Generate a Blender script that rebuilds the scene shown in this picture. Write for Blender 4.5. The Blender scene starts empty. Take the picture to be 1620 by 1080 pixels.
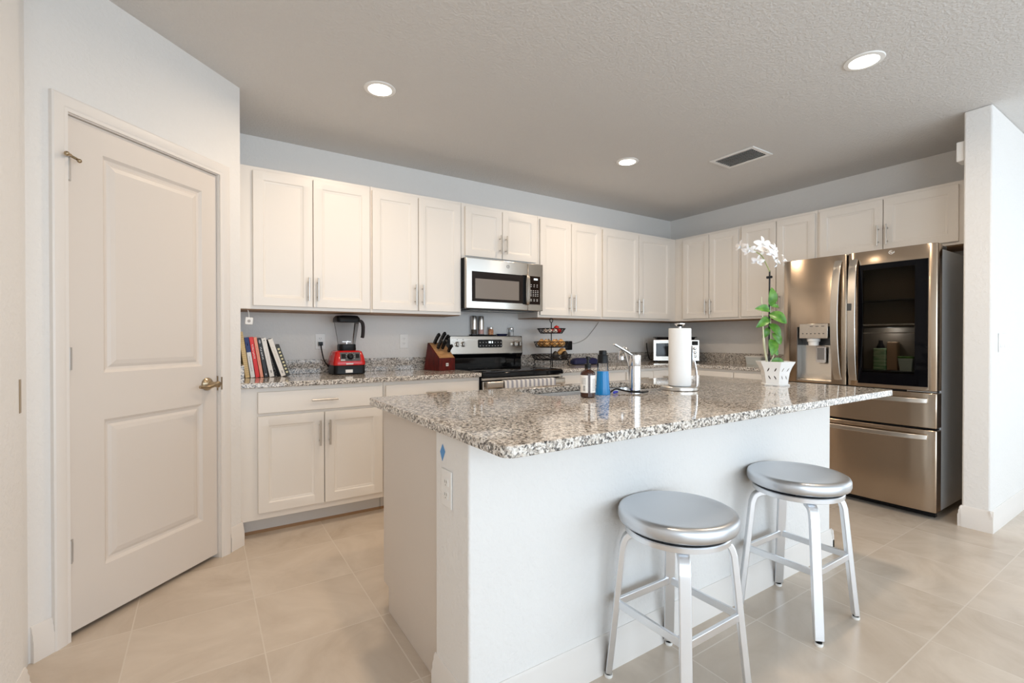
import bpy, bmesh, math, random
from mathutils import Vector, Matrix
random.seed(7)
R = math.radians
C = bpy.context.scene.collection
scene = bpy.context.scene

# ------------------------------------------------------------------ camera, world, daylight, exposure
cam = bpy.data.cameras.new('camera'); camo = bpy.data.objects.new('camera', cam); C.objects.link(camo)
camo.location = (0, 0, 1.1733)
camo.rotation_euler = (R(90 - 0.386), 0, R(-33.08))
cam.sensor_width = 36; cam.lens = 36 * 749.96 / 1620; cam.clip_start = 0.05
scene.camera = camo
vs = scene.view_settings
vs.view_transform = 'Standard'; vs.look = 'None'; vs.gamma = 1; vs.use_curve_mapping = False
vs.exposure = 0.0
scene.cycles.max_bounces = 10; scene.cycles.diffuse_bounces = 6; scene.cycles.glossy_bounces = 5
scene.cycles.transparent_max_bounces = 16
scene.cycles.use_denoising = True
scene.cycles.caustics_reflective = False; scene.cycles.caustics_refractive = False

world = bpy.data.worlds.new('sky'); scene.world = world; world.use_nodes = True
world.node_tree.nodes['Background'].inputs[0].default_value = (0.80, 0.90, 1.0, 1)
world.node_tree.nodes['Background'].inputs[1].default_value = 2.0

def area(name, loc, rot, sx, sy, power, col):
    l = bpy.data.lights.new(name, 'AREA'); l.shape = 'RECTANGLE'; l.size = sx; l.size_y = sy
    l.energy = power; l.color = col
    o = bpy.data.objects.new(name, l); C.objects.link(o); o.location = loc; o.rotation_euler = rot
    return o
# daylight through the glass doors of the living side, behind the camera
area('daylight', (2.4, -3.45, 1.25), (R(90), 0, 0), 5.2, 2.3, 94, (0.69, 0.85, 1.0))
area('added_fill_left', (-0.43, -2.1, 1.35), (R(90), 0, R(-90)), 1.7, 1.6, 46, (0.76, 0.89, 1.0))  # added fill light from the left, brightens the right wall
area('daylight_side', (6.85, -1.3, 1.3), (R(90), 0, R(90)), 3.2, 2.2, 36, (0.80, 0.91, 1.0))

# ------------------------------------------------------------------ materials
def mat(name, col, rough=0.5, metal=0.0, **k):
    m = bpy.data.materials.new(name); m.use_nodes = True
    b = m.node_tree.nodes['Principled BSDF']
    b.inputs['Base Color'].default_value = (*col, 1); b.inputs['Roughness'].default_value = rough
    b.inputs['Metallic'].default_value = metal
    for key, v in k.items(): b.inputs[key.replace('_', ' ')].default_value = v
    return m
def nodes(m): return m.node_tree.nodes, m.node_tree.links, m.node_tree.nodes['Principled BSDF']
def bump(m, scale, strength, dist=0.002, detail=3, stretch=None, ramp=None):
    n, l, b = nodes(m)
    tc = n.new('ShaderNodeTexCoord'); tx = n.new('ShaderNodeTexNoise'); bp = n.new('ShaderNodeBump')
    tx.inputs['Scale'].default_value = scale; tx.inputs['Detail'].default_value = detail
    bp.inputs['Strength'].default_value = strength; bp.inputs['Distance'].default_value = dist
    src = tc.outputs['Object']
    if stretch:
        mp = n.new('ShaderNodeMapping'); mp.inputs['Scale'].default_value = stretch
        l.new(src, mp.inputs[0]); src = mp.outputs[0]
    l.new(src, tx.inputs['Vector']); h = tx.outputs[0]
    if ramp:
        cr = n.new('ShaderNodeValToRGB'); cr.color_ramp.elements[0].position = ramp[0]; cr.color_ramp.elements[1].position = ramp[1]
        l.new(h, cr.inputs[0]); h = cr.outputs[0]
    l.new(h, bp.inputs['Height']); l.new(bp.outputs[0], b.inputs['Normal'])
    return m
def tone(m, c1, c2, scale, detail=4, stretch=None, lo=0.35, hi=0.65):
    n, l, b = nodes(m)
    tc = n.new('ShaderNodeTexCoord'); tx = n.new('ShaderNodeTexNoise'); cr = n.new('ShaderNodeValToRGB')
    tx.inputs['Scale'].default_value = scale; tx.inputs['Detail'].default_value = detail
    cr.color_ramp.elements[0].color = (*c1, 1); cr.color_ramp.elements[1].color = (*c2, 1)
    cr.color_ramp.elements[0].position = lo; cr.color_ramp.elements[1].position = hi
    src = tc.outputs['Object']
    if stretch:
        mp = n.new('ShaderNodeMapping'); mp.inputs['Scale'].default_value = stretch
        l.new(src, mp.inputs[0]); src = mp.outputs[0]
    l.new(src, tx.inputs['Vector']); l.new(tx.outputs[0], cr.inputs[0]); l.new(cr.outputs[0], b.inputs['Base Color'])
    return m
def emit(name, col, s):
    m = mat(name, (0, 0, 0)); n, l, b = nodes(m)
    b.inputs['Emission Color'].default_value = (*col, 1); b.inputs['Emission Strength'].default_value = s
    return m
def clear(name, tint, refl=0.08, rough=0.02, amount=None):
    m = bpy.data.materials.new(name); m.use_nodes = True; n = m.node_tree.nodes; l = m.node_tree.links
    n.remove(n['Principled BSDF'])
    t = n.new('ShaderNodeBsdfTransparent'); g = n.new('ShaderNodeBsdfGlossy'); mx = n.new('ShaderNodeMixShader'); f = n.new('ShaderNodeLayerWeight')
    t.inputs[0].default_value = (*tint, 1); g.inputs['Roughness'].default_value = rough
    f.inputs['Blend'].default_value = refl
    l.new(f.outputs['Fresnel'], mx.inputs[0]); l.new(t.outputs[0], mx.inputs[1]); l.new(g.outputs[0], mx.inputs[2])
    l.new(mx.outputs[0], n['Material Output'].inputs[0])
    return m

M = {}
M['wall'] = bump(mat('wall_paint', (0.80, 0.785, 0.765), 0.75), 55, 0.25, 0.003, 3, ramp=(0.45, 0.62))
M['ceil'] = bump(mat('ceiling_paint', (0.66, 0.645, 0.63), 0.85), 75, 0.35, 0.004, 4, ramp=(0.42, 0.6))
M['trim'] = mat('trim_paint', (0.78, 0.74, 0.70), 0.38)
M['doorp'] = mat('door_paint', (0.71, 0.65, 0.595), 0.42)
M['cab'] = mat('cabinet_paint', (0.83, 0.785, 0.73), 0.36)
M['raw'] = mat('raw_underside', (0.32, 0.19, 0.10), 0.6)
M['toe'] = mat('toe_kick_grey', (0.62, 0.61, 0.60), 0.6)
M['nickel'] = mat('brushed_nickel', (0.62, 0.59, 0.55), 0.30, 1)
M['brass'] = mat('antique_brass', (0.42, 0.33, 0.22), 0.28, 1)
M['chrome'] = mat('chrome', (0.80, 0.81, 0.83), 0.14, 1)
M['alu'] = bump(mat('brushed_aluminium', (0.80, 0.82, 0.85), 0.34, 1), 60, 0.05, 0.001, 2, (1, 1, 0.06))
M['aluseat'] = mat('brushed_aluminium_seat', (0.63, 0.655, 0.69), 0.36, 1)
M['black'] = mat('black_plastic', (0.005, 0.005, 0.006), 0.38, Specular_IOR_Level=0.25)
M['bezel'] = mat('black_bezel', (0.002, 0.002, 0.003), 0.05, Specular_IOR_Level=0.12)
M['blackglass'] = mat('black_glass', (0.004, 0.004, 0.005), 0.05, Specular_IOR_Level=0.3)
M['mwglass'] = mat('oven_window_glass', (0.012, 0.006, 0.004), 0.08, Specular_IOR_Level=0.3)
M['mwscreen'] = mat('oven_window_screen', (0.22, 0.19, 0.165), 0.25)
M['dkgrey'] = mat('dark_grey_metal', (0.10, 0.105, 0.11), 0.38, 0.55)
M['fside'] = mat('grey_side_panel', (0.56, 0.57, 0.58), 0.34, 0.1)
M['hingem'] = mat('satin_hinge', (0.50, 0.48, 0.46), 0.4, 0.5)
M['ipanel'] = mat('island_end_panel', (0.66, 0.595, 0.535), 0.45)
M['white'] = mat('white_plastic', (0.84, 0.83, 0.81), 0.35)
M['print'] = mat('light_print', (0.65, 0.65, 0.65), 0.5)
M['dark'] = mat('dark_gap', (0.01, 0.01, 0.01), 0.8)
M['red'] = mat('red_gloss', (0.55, 0.012, 0.012), 0.16)
M['paper'] = bump(mat('paper_towel', (0.88, 0.88, 0.87), 0.9), 160, 0.2, 0.001)
M['ceramic'] = mat('white_ceramic', (0.86, 0.86, 0.85), 0.12)
M['soil'] = tone(mat('bark_soil', (0.08, 0.045, 0.03), 0.9), (0.03, 0.018, 0.012), (0.13, 0.07, 0.045), 90)
M['leaf'] = tone(mat('leaf_green', (0.09, 0.28, 0.03), 0.35), (0.045, 0.17, 0.015), (0.13, 0.31, 0.04), 30)
M['petal'] = mat('petal_white', (0.90, 0.89, 0.89), 0.5, Subsurface_Weight=0.15)
M['stem'] = mat('stem_green', (0.28, 0.33, 0.12), 0.5)
M['cane'] = mat('pale_cane', (0.62, 0.62, 0.42), 0.55)
M['rawsteel'] = mat('sink_steel', (0.62, 0.62, 0.62), 0.25, 1)
M['lamp'] = emit('lamp_lens', (1.0, 0.93, 0.82), 9)
M['clear'] = clear('clear_plastic', (0.90, 0.91, 0.92), 0.22)
M['fridgeglass'] = clear('tinted_glass', (0.55, 0.53, 0.50), 0.10, 0.01)

def steel(name, col, rough, aniso, axis='Z'):
    m = mat(name, col, rough, 1); n, l, b = nodes(m)
    b.inputs['Anisotropic'].default_value = aniso; b.inputs['Anisotropic Rotation'].default_value = 0.25
    t = n.new('ShaderNodeTangent'); t.direction_type = 'RADIAL'; t.axis = axis
    l.new(t.outputs[0], b.inputs['Tangent'])
    tc = n.new('ShaderNodeTexCoord'); mp = n.new('ShaderNodeMapping'); tx = n.new('ShaderNodeTexNoise'); mr = n.new('ShaderNodeMapRange')
    mp.inputs['Scale'].default_value = (2, 2, 400); tx.inputs['Scale'].default_value = 1
    l.new(tc.outputs['Object'], mp.inputs[0]); l.new(mp.outputs[0], tx.inputs['Vector']); l.new(tx.outputs[0], mr.inputs[0])
    mr.inputs['To Min'].default_value = rough - 0.03; mr.inputs['To Max'].default_value = rough + 0.03
    l.new(mr.outputs[0], b.inputs['Roughness'])
    return m
M['steel'] = steel('stainless_steel', (0.49, 0.395, 0.305), 0.17, 0.75)
M['steelb'] = steel('stainless_bright', (0.58, 0.545, 0.50), 0.25, 0.5)

def granite():
    m = mat('granite', (0.6, 0.57, 0.53), 0.07); n, l, b = nodes(m)
    tc = n.new('ShaderNodeTexCoord'); nz = n.new('ShaderNodeTexNoise'); nz.inputs['Scale'].default_value = 60
    mixv = n.new('ShaderNodeMixRGB'); mixv.blend_type = 'ADD'; mixv.inputs[0].default_value = 0.012
    l.new(tc.outputs['Object'], nz.inputs['Vector']); l.new(tc.outputs['Object'], mixv.inputs[1]); l.new(nz.outputs['Color'], mixv.inputs[2])
    def cells(scale, stops):
        v = n.new('ShaderNodeTexVoronoi'); v.inputs['Scale'].default_value = scale
        s = n.new('ShaderNodeSeparateColor'); cr = n.new('ShaderNodeValToRGB'); cr.color_ramp.interpolation = 'CONSTANT'
        l.new(mixv.outputs[0], v.inputs['Vector']); l.new(v.outputs['Color'], s.inputs[0]); l.new(s.outputs[0], cr.inputs[0])
        e = cr.color_ramp.elements
        e[0].position = 0; e[0].color = (*stops[0][1], 1); e[1].position = stops[1][0]; e[1].color = (*stops[1][1], 1)
        for p, c in stops[2:]:
            x = e.new(p); x.color = (*c, 1)
        return cr.outputs[0]
    a = cells(160, [(0, (0.008, 0.008, 0.008)), (0.20, (0.10, 0.085, 0.075)), (0.30, (0.33, 0.29, 0.25)), (0.46, (0.62, 0.56, 0.49)), (0.70, (0.80, 0.76, 0.71))])
    c = cells(300, [(0, (0.01, 0.01, 0.01)), (0.20, (0.30, 0.255, 0.22)), (0.40, (0.58, 0.51, 0.44)), (0.66, (0.84, 0.80, 0.75))])
    mx = n.new('ShaderNodeMixRGB'); mx.inputs[0].default_value = 0.28
    l.new(a, mx.inputs[1]); l.new(c, mx.inputs[2]); l.new(mx.outputs[0], b.inputs['Base Color'])
    return m
M['granite'] = granite()

def tiles():
    m = mat('floor_tile', (0.5, 0.44, 0.37), 0.27); n, l, b = nodes(m)
    tc = n.new('ShaderNodeTexCoord'); mp = n.new('ShaderNodeMapping'); br = n.new('ShaderNodeTexBrick')
    mp.inputs['Location'].default_value = (-0.1895, -0.2075, 0)
    br.offset = 0; br.inputs['Scale'].default_value = 1; br.inputs['Brick Width'].default_value = 0.4345; br.inputs['Row Height'].default_value = 0.4425
    br.inputs['Mortar Size'].default_value = 0.0026; br.inputs['Mortar Smooth'].default_value = 0.15; br.inputs['Bias'].default_value = 0
    br.inputs['Color1'].default_value = (0, 0, 0, 1); br.inputs['Color2'].default_value = (1, 1, 1, 1); br.inputs['Mortar'].default_value = (0.5, 0.5, 0.5, 1)
    l.new(tc.outputs['Object'], mp.inputs[0]); l.new(mp.outputs[0], br.inputs['Vector'])
    n1 = n.new('ShaderNodeTexNoise'); n1.inputs['Scale'].default_value = 2.6; n1.inputs['Detail'].default_value = 8; n1.inputs['Distortion'].default_value = 1.2
    n1.inputs['Roughness'].default_value = 0.6
    add = n.new('ShaderNodeMath'); add.operation = 'MULTIPLY_ADD'; add.inputs[1].default_value = 0.10
    off = n.new('ShaderNodeVectorMath'); off.operation = 'MULTIPLY_ADD'; off.inputs[1].default_value = (7, 5, 3)
    l.new(br.outputs['Color'], off.inputs[0]); l.new(tc.outputs['Object'], off.inputs[2]); l.new(off.outputs[0], n1.inputs['Vector'])
    l.new(br.outputs['Color'], add.inputs[0]); l.new(n1.outputs[0], add.inputs[2])
    cr = n.new('ShaderNodeValToRGB'); l.new(add.outputs[0], cr.inputs[0])
    cr.color_ramp.elements[0].position = 0.3; cr.color_ramp.elements[0].color = (0.50, 0.412, 0.327, 1)
    cr.color_ramp.elements[1].position = 0.75; cr.color_ramp.elements[1].color = (0.66, 0.572, 0.48, 1)
    mx = n.new('ShaderNodeMixRGB'); l.new(br.outputs['Fac'], mx.inputs[0]); l.new(cr.outputs[0], mx.inputs[1]); mx.inputs[2].default_value = (0.67, 0.595, 0.51, 1)
    l.new(mx.outputs[0], b.inputs['Base Color'])
    bp = n.new('ShaderNodeBump'); bp.inputs['Strength'].default_value = 0.25; bp.inputs['Distance'].default_value = 0.002; bp.invert = True
    l.new(br.outputs['Fac'], bp.inputs['Height']); l.new(bp.outputs[0], b.inputs['Normal'])
    return m
M['tile'] = tiles()

def stripes():
    m = mat('striped_cloth', (0.8, 0.8, 0.8), 0.9); n, l, b = nodes(m)
    tc = n.new('ShaderNodeTexCoord'); w = n.new('ShaderNodeTexWave'); cr = n.new('ShaderNodeValToRGB')
    w.bands_direction = 'X'; w.inputs['Scale'].default_value = 7.6
    cr.color_ramp.elements[0].color = (0.36, 0.37, 0.43, 1); cr.color_ramp.elements[1].color = (0.78, 0.77, 0.76, 1)
    cr.color_ramp.elements[0].position = 0.30; cr.color_ramp.elements[1].position = 0.55
    l.new(tc.outputs['Object'], w.inputs['Vector']); l.new(w.outputs[0], cr.inputs[0]); l.new(cr.outputs[0], b.inputs['Base Color'])
    return m
M['stripes'] = stripes()

# ------------------------------------------------------------------ mesh helpers
def BM(): return bmesh.new()
def box(bm, x0, y0, z0, x1, y1, z1):
    v = [bm.verts.new(p) for p in [(x0,y0,z0),(x1,y0,z0),(x1,y1,z0),(x0,y1,z0),(x0,y0,z1),(x1,y0,z1),(x1,y1,z1),(x0,y1,z1)]]
    for f in [(3,2,1,0),(4,5,6,7),(0,1,5,4),(1,2,6,5),(2,3,7,6),(3,0,4,7)]: bm.faces.new([v[i] for i in f])
    return v
def bridge(bm, loops, cap0=True, cap1=True, closed=True):
    vs_ = [[bm.verts.new(p) for p in L] for L in loops]
    n = len(loops[0])
    for a, b in zip(vs_, vs_[1:]):
        for i in range(n if closed else n - 1):
            j = (i + 1) % n
            bm.faces.new((a[i], a[j], b[j], b[i]))
    if cap0: bm.faces.new(list(reversed(vs_[0])))
    if cap1: bm.faces.new(vs_[-1])
    return vs_
def prism(bm, poly, z0, z1, axis='Z'):
    def P(a, b, c): return (a, b, c) if axis == 'Z' else ((a, c, b) if axis == 'Y' else (c, a, b))
    bridge(bm, [[P(a, b, z0) for a, b in poly], [P(a, b, z1) for a, b in poly]])
def lathe(bm, prof, seg=32, c=(0, 0), cap0=True, cap1=True):
    bridge(bm, [[(c[0] + r*math.cos(2*math.pi*i/seg), c[1] + r*math.sin(2*math.pi*i/seg), z) for i in range(seg)] for r, z in prof], cap0, cap1)
def tube(bm, pts, r, seg=8, closed=False):
    P = [Vector(p) for p in pts]; n = len(P); loops = []
    rr = r if isinstance(r, (list, tuple)) else [r]*n
    up = None
    for i, p in enumerate(P):
        t = ((P[(i+1) % n] - P[i-1]) if closed else (P[min(i+1, n-1)] - P[max(i-1, 0)])).normalized()
        if up is None:
            a = Vector((0, 0, 1)) if abs(t.z) < 0.9 else Vector((1, 0, 0)); up = (a - t*a.dot(t)).normalized()
        else:
            up = (up - t*up.dot(t)).normalized()
        s = t.cross(up)
        loops.append([tuple(p + (up*math.cos(2*math.pi*k/seg) + s*math.sin(2*math.pi*k/seg))*rr[i]) for k in range(seg)])
    if closed: loops.append(loops[0])
    bridge(bm, loops, not closed, not closed)
def smooth_path(pts, n=6):
    P = [Vector(p) for p in pts]; out = []
    for i in range(len(P)-1):
        p0 = P[max(i-1, 0)]; p1 = P[i]; p2 = P[i+1]; p3 = P[min(i+2, len(P)-1)]
        for k in range(n):
            t = k/n
            out.append(0.5*((2*p1) + (p2-p0)*t + (2*p0-5*p1+4*p2-p3)*t*t + (3*p1-p0-3*p2+p3)*t**3))
    out.append(P[-1]); return out
def sphere(bm, c, r, sx=1, sy=1, sz=1, u=16, v=10):
    bmesh.ops.create_uvsphere(bm, u_segments=u, v_segments=v, radius=r, matrix=Matrix.Translation(c) @ Matrix.Diagonal((sx, sy, sz, 1)))
def ribbon(bm, pts, w, t, wdir):
    # rectangular bar swept along pts; wdir = width direction
    P = [Vector(p) for p in pts]; wd = Vector(wdir).normalized(); loops = []
    for i, p in enumerate(P):
        tn = (P[min(i+1, len(P)-1)] - P[max(i-1, 0)]).normalized(); nn = tn.cross(wd).normalized()
        loops.append([tuple(p + wd*(w/2) + nn*(t/2)), tuple(p - wd*(w/2) + nn*(t/2)), tuple(p - wd*(w/2) - nn*(t/2)), tuple(p + wd*(w/2) - nn*(t/2))])
    bridge(bm, loops)
def rrect(x0, y0, x1, y1, r, n=5):
    out = []
    for cx, cy, a0 in ((x1-r, y1-r, 0), (x0+r, y1-r, 90), (x0+r, y0+r, 180), (x1-r, y0+r, 270)):
        for k in range(n+1):
            a = R(a0 + 90*k/n); out.append((cx + r*math.cos(a), cy + r*math.sin(a)))
    return out

def obj(name, bm, m, parent=None, bev=0, seg=2, loc=None, rot=None, smooth=True, ang=35, label=None):
    bmesh.ops.recalc_face_normals(bm, faces=bm.faces)
    me = bpy.data.meshes.new(name); bm.to_mesh(me); bm.free()
    me.materials.append(M[m] if isinstance(m, str) else m)
    if smooth:
        me.polygons.foreach_set('use_smooth', [True]*len(me.polygons)); me.set_sharp_from_angle(angle=R(ang))
    o = bpy.data.objects.new(name, me); C.objects.link(o)
    if parent: o.parent = parent
    if loc: o.location = loc
    if rot: o.rotation_euler = rot
    if bev:
        b = o.modifiers.new('bevel', 'BEVEL'); b.width = bev; b.segments = seg; b.limit_method = 'ANGLE'; b.angle_limit = R(40)
    if label: o['label'] = label
    return o
def boxo(name, d, m, parent=None, bev=0.0015, **k):
    bm = BM(); box(bm, *d); return obj(name, bm, m, parent, bev, **k)
def cut(o, cutter_bm):
    me = bpy.data.meshes.new('cutter'); bmesh.ops.recalc_face_normals(cutter_bm, faces=cutter_bm.faces); cutter_bm.to_mesh(me); cutter_bm.free()
    c = bpy.data.objects.new('cutter', me); C.objects.link(c)
    c.matrix_world = Matrix.Identity(4)
    par, loc, rot = o.parent, o.location.copy(), o.rotation_euler.copy()
    o.parent = None; o.location = (0, 0, 0); o.rotation_euler = (0, 0, 0)
    md = o.modifiers.new('cut', 'BOOLEAN'); md.operation = 'DIFFERENCE'; md.solver = 'EXACT'; md.object = c
    bpy.context.view_layer.update()
    ev = o.evaluated_get(bpy.context.evaluated_depsgraph_get()); new = bpy.data.meshes.new_from_object(ev)
    o.modifiers.clear(); o.data = new
    bpy.data.objects.remove(c); o.parent = par; o.location = loc; o.rotation_euler = rot
    new.polygons.foreach_set('use_smooth', [True]*len(new.polygons)); new.set_sharp_from_angle(angle=R(30))
def tag(o, label, cat, group=None):
    o['label'] = label; o['category'] = cat
    if group: o['group'] = group
    return o
def thing(name, label, cat, loc=(0, 0, 0), rz=0, group=None):
    o = bpy.data.objects.new(name, None); C.objects.link(o); o.location = loc; o.rotation_euler = (0, 0, rz)
    o.empty_display_size = 0.05
    return tag(o, label, cat, group)
def struct(name, bm, m, parent=None, bev=0, **k):
    o = obj(name, bm, m, parent, bev, **k)
    if not parent: o['kind'] = 'structure'
    return o
def copy_tree(o, label=None, loc=None, rz=None, group=None, parent=None):
    c = o.copy(); C.objects.link(c)
    if parent: c.parent = parent
    if label: c['label'] = label
    if loc: c.location = loc
    if rz is not None: c.rotation_euler = (0, 0, rz)
    if group: c['group'] = group
    for ch in list(o.children): copy_tree(ch, parent=c)
    return c

# ------------------------------------------------------------------ the room
YW, XW, ZC = 3.7556, 4.7254, 2.5816
PC = Vector((-0.53, 2.375, 0))                      # left foot of the slanted pantry wall (45 degrees)
def dw(s, y=0):                                     # point on the slanted wall: s along it, y into the wall
    return (PC.x + (s - y)*0.70711, PC.y + (s + y)*0.70711)
bm = BM(); box(bm, -3.0, -3.6, -0.1, 7.1, YW + 0.1, 0); struct('floor', bm, 'tile')
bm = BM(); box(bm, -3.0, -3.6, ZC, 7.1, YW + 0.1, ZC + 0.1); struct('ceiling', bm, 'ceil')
bm = BM(); box(bm, -3.0, YW, 0, XW + 0.1, YW + 0.1, ZC); struct('wall_back', bm, 'wall')
bm = BM(); box(bm, XW, 0.945, 0, XW + 0.1, YW, ZC); struct('wall_right', bm, 'wall')
bm = BM()
box(bm, -0.62, -1.2, 0, -0.48, 2.10, ZC); box(bm, -0.62, -3.6, 0, -0.48, -3.0, ZC); box(bm, -0.62, -3.0, 0, -0.48, -1.2, 0.5); box(bm, -0.62, -3.0, 2.2, -0.48, -1.2, ZC)  # unseen opening added here to go with the left fill light
struct('wall_left', bm, 'wall', bev=0.012, seg=3)
bm = BM()
for y in (-3.0, -2.13, -1.26): box(bm, -0.58, y, 0.5, -0.52, y + 0.06, 2.2)
box(bm, -0.58, -3.0, 0.5, -0.52, -1.2, 0.55); box(bm, -0.58, -3.0, 2.15, -0.52, -1.2, 2.2)
struct('added_window_left', bm, 'trim')  # unseen window frame, added around the left fill light
bm = BM(); box(bm, -0.64, 2.10, 0, -0.532, 2.40, ZC); struct('wall_recess', bm, 'wall')
bm = BM(); box(bm, 7.0, -3.6, 0, 7.1, 0.945, ZC); struct('wall_hall', bm, 'wall')
bm = BM(); box(bm, 3.9735, 0.8157, 0, 7.0, 0.945, ZC); struct('wall_column', bm, 'wall', bev=0.01, seg=3)
bm = BM()                                           # living side wall with its wide glazed opening
box(bm, -0.62, -3.62, 0, -0.3, -3.5, ZC); box(bm, 5.1, -3.62, 0, 7.1, -3.5, ZC); box(bm, -0.3, -3.62, 2.42, 5.1, -3.5, ZC)
struct('wall_front', bm, 'wall')
bm = BM()
for x in (-0.3, 1.05, 2.4, 3.75, 5.04): box(bm, x, -3.60, 0.0, x + 0.06, -3.54, 2.42)
box(bm, -0.3, -3.60, 2.36, 5.1, -3.54, 2.42); box(bm, -0.3, -3.60, 0.0, 5.1, -3.54, 0.06)
struct('window_1', bm, 'trim')
# slanted pantry wall: left pier, right pier with the return to the back wall, header
bm = BM()
prism(bm, [dw(-0.02), dw(0.122), dw(0.122, 0.12), dw(-0.02, 0.12)], 0, ZC)
prism(bm, [dw(0.855), dw(1.0), (dw(1.0)[0], YW), (dw(1.0)[0] - 0.11, YW), (dw(1.0)[0] - 0.11, dw(1.0)[1] + 0.04), dw(0.855, 0.12)], 0, ZC)
prism(bm, [dw(0.122), dw(0.855), dw(0.855, 0.12), dw(0.122, 0.12)], 2.052, ZC)
struct('wall_pantry', bm, 'wall')
XP = dw(1.0)[0]; YP = dw(1.0)[1]

def baseboard(name, runs):
    bm = BM()
    for (x0, y0), (x1, y1) in runs:
        d = Vector((x1-x0, y1-y0, 0)); d.normalize(); nrm = Vector((d.y, -d.x, 0))
        pr = [(0, 0), (0.016, 0), (0.016, 0.074), (0.0125, 0.082), (0.0125, 0.098), (0.008, 0.108), (0.008, 0.118), (0.003, 0.13), (0, 0.13)]
        bridge(bm, [[(x + nrm.x*a, y + nrm.y*a, b) for a, b in pr] for x, y in ((x0, y0), (x1, y1))])
    return struct(name, bm, 'trim', ang=25)
baseboard('baseboard_pantry', [(dw(0.004), dw(0.07)), (dw(0.914), (dw(1.006)))])
baseboard('baseboard_return', [((XP, YP), (XP, YW - 0.55))])
baseboard('baseboard_column', [((3.9735, 0.945), (3.9735, 0.80)), ((3.96, 0.8157), (7.0, 0.8157)), ((XW, 0.945), (3.96, 0.945))])
baseboard('baseboard_left', [((-0.48, -3.5), (-0.48, 2.10))])

# pantry door (local x along the wall, -y towards the room)
door = bpy.data.objects.new('door_1', None); C.objects.link(door); door.location = (PC.x, PC.y, 0); door.rotation_euler = (0, 0, R(45)); door['kind'] = 'structure'
door['label'] = 'white two-panel pantry door in the slanted wall, brass lever'
def panel_relief(bm, x0, z0, x1, z1, y, steps):
    loops = [[(x0+i, y+d, z0+i), (x1-i, y+d, z0+i), (x1-i, y+d, z1-i), (x0+i, y+d, z1-i)] for i, d in steps]
    bridge(bm, loops, False, True)
def leaf_slab(x0, z0, x1, z1, y, t, panels, steps):
    # front skin with rectangular openings in one column of panels, filled with moulded relief
    bm = BM(); zs = [z0] + [q for p in panels for q in (p[1], p[3])] + [z1]; px0, px1 = panels[0][0], panels[0][2]
    xs = [x0, px0, px1, x1]
    for i in range(3):
        for k in range(len(zs) - 1):
            if i == 1 and k % 2 == 1: continue
            bm.faces.new([bm.verts.new(q) for q in ((xs[i], y, zs[k]), (xs[i+1], y, zs[k]), (xs[i+1], y, zs[k+1]), (xs[i], y, zs[k+1]))])
    for p in panels: panel_relief(bm, p[0], p[1], p[2], p[3], y, steps)
    bmesh.ops.remove_doubles(bm, verts=bm.verts, dist=0.0001)
    r_ = bmesh.ops.extrude_edge_only(bm, edges=[e for e in bm.edges if e.is_boundary])
    bmesh.ops.translate(bm, vec=(0, t, 0), verts=[q for q in r_['geom'] if isinstance(q, bmesh.types.BMVert)])
    bmesh.ops.holes_fill(bm, edges=[e for e in bm.edges if e.is_boundary], sides=0)
    bmesh.ops.remove_doubles(bm, verts=bm.verts, dist=0.0001)
    return bm
bm = leaf_slab(0.133, 0.022, 0.846, 2.038, 0.012, 0.035, [(0.272, 0.232, 0.756, 0.836), (0.272, 1.03, 0.756, 1.93)],
               [(0, 0), (0.012, 0.010), (0.022, 0.012), (0.034, 0.006), (0.052, 0.002), (0.056, 0.002)])
obj('door_leaf', bm, 'doorp', door, ang=12)
bm = BM()
def casing(bm, w=0.058):
    # moulded profile (offset from opening, height off wall), mitred around the opening
    prof = [(0, 0.0), (0, -0.011), (0.012, -0.012), (0.018, -0.015), (0.045, -0.019), (0.052, -0.019), (w, -0.016), (w, 0)]
    x0, x1, zt = 0.1285, 0.8505, 2.0435
    loops = []
    for o_, y in prof:
        loops.append([(x0 - o_, y, 0.0), (x0 - o_, y, zt + o_), (x1 + o_, y, zt + o_), (x1 + o_, y, 0.0)])
    vs_ = [[bm.verts.new(p) for p in L] for L in loops]
    for i in range(len(loops)):
        a, b = vs_[i], vs_[(i+1) % len(loops)]
        for k in range(3): bm.faces.new((a[k], a[k+1], b[k+1], b[k]))
    bm.faces.new([v[0] for v in vs_]); bm.faces.new([v[3] for v in vs_])
casing(bm); obj('door_casing', bm, 'trim', door, ang=20)
bm = BM(); box(bm, 0.122, 0.0, 0, 0.1305, 0.11, 2.052); box(bm, 0.8485, 0.0, 0, 0.855, 0.11, 2.052); box(bm, 0.1305, 0.0, 2.0405, 0.8485, 0.11, 2.052)
obj('door_jamb', bm, 'trim', door)
for z in (0.30, 1.05, 1.785):
    bm = BM(); lathe(bm, [(0.0055, z), (0.0055, z + 0.088)], 10, (0.134, -0.003)); box(bm, 0.134, 0.006, z, 0.150, 0.0125, z + 0.088)
    obj('hinge', bm, 'hingem', door)
bm = BM(); tube(bm, smooth_path([(0.108, -0.035, 1.872), (0.125, -0.028, 1.874), (0.138, -0.012, 1.876), (0.150, -0.022, 1.868), (0.152, -0.03, 1.862)], 4), [0.005]*17, 8)
sphere(bm, (0.106, -0.036, 1.872), 0.009); sphere(bm, (0.153, -0.031, 1.861), 0.008); obj('door_stop', bm, 'brass', door)
bm = BM()
bridge(bm, [[(0.782 + r*math.cos(2*math.pi*i/24), y, 0.935 + r*math.sin(2*math.pi*i/24)) for i in range(24)] for r, y in ((0.033, 0.0118), (0.033, 0.004), (0.026, -0.004), (0.014, -0.010), (0.012, -0.045), (0.016, -0.05), (0.016, -0.062), (0.010, -0.066))])
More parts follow.
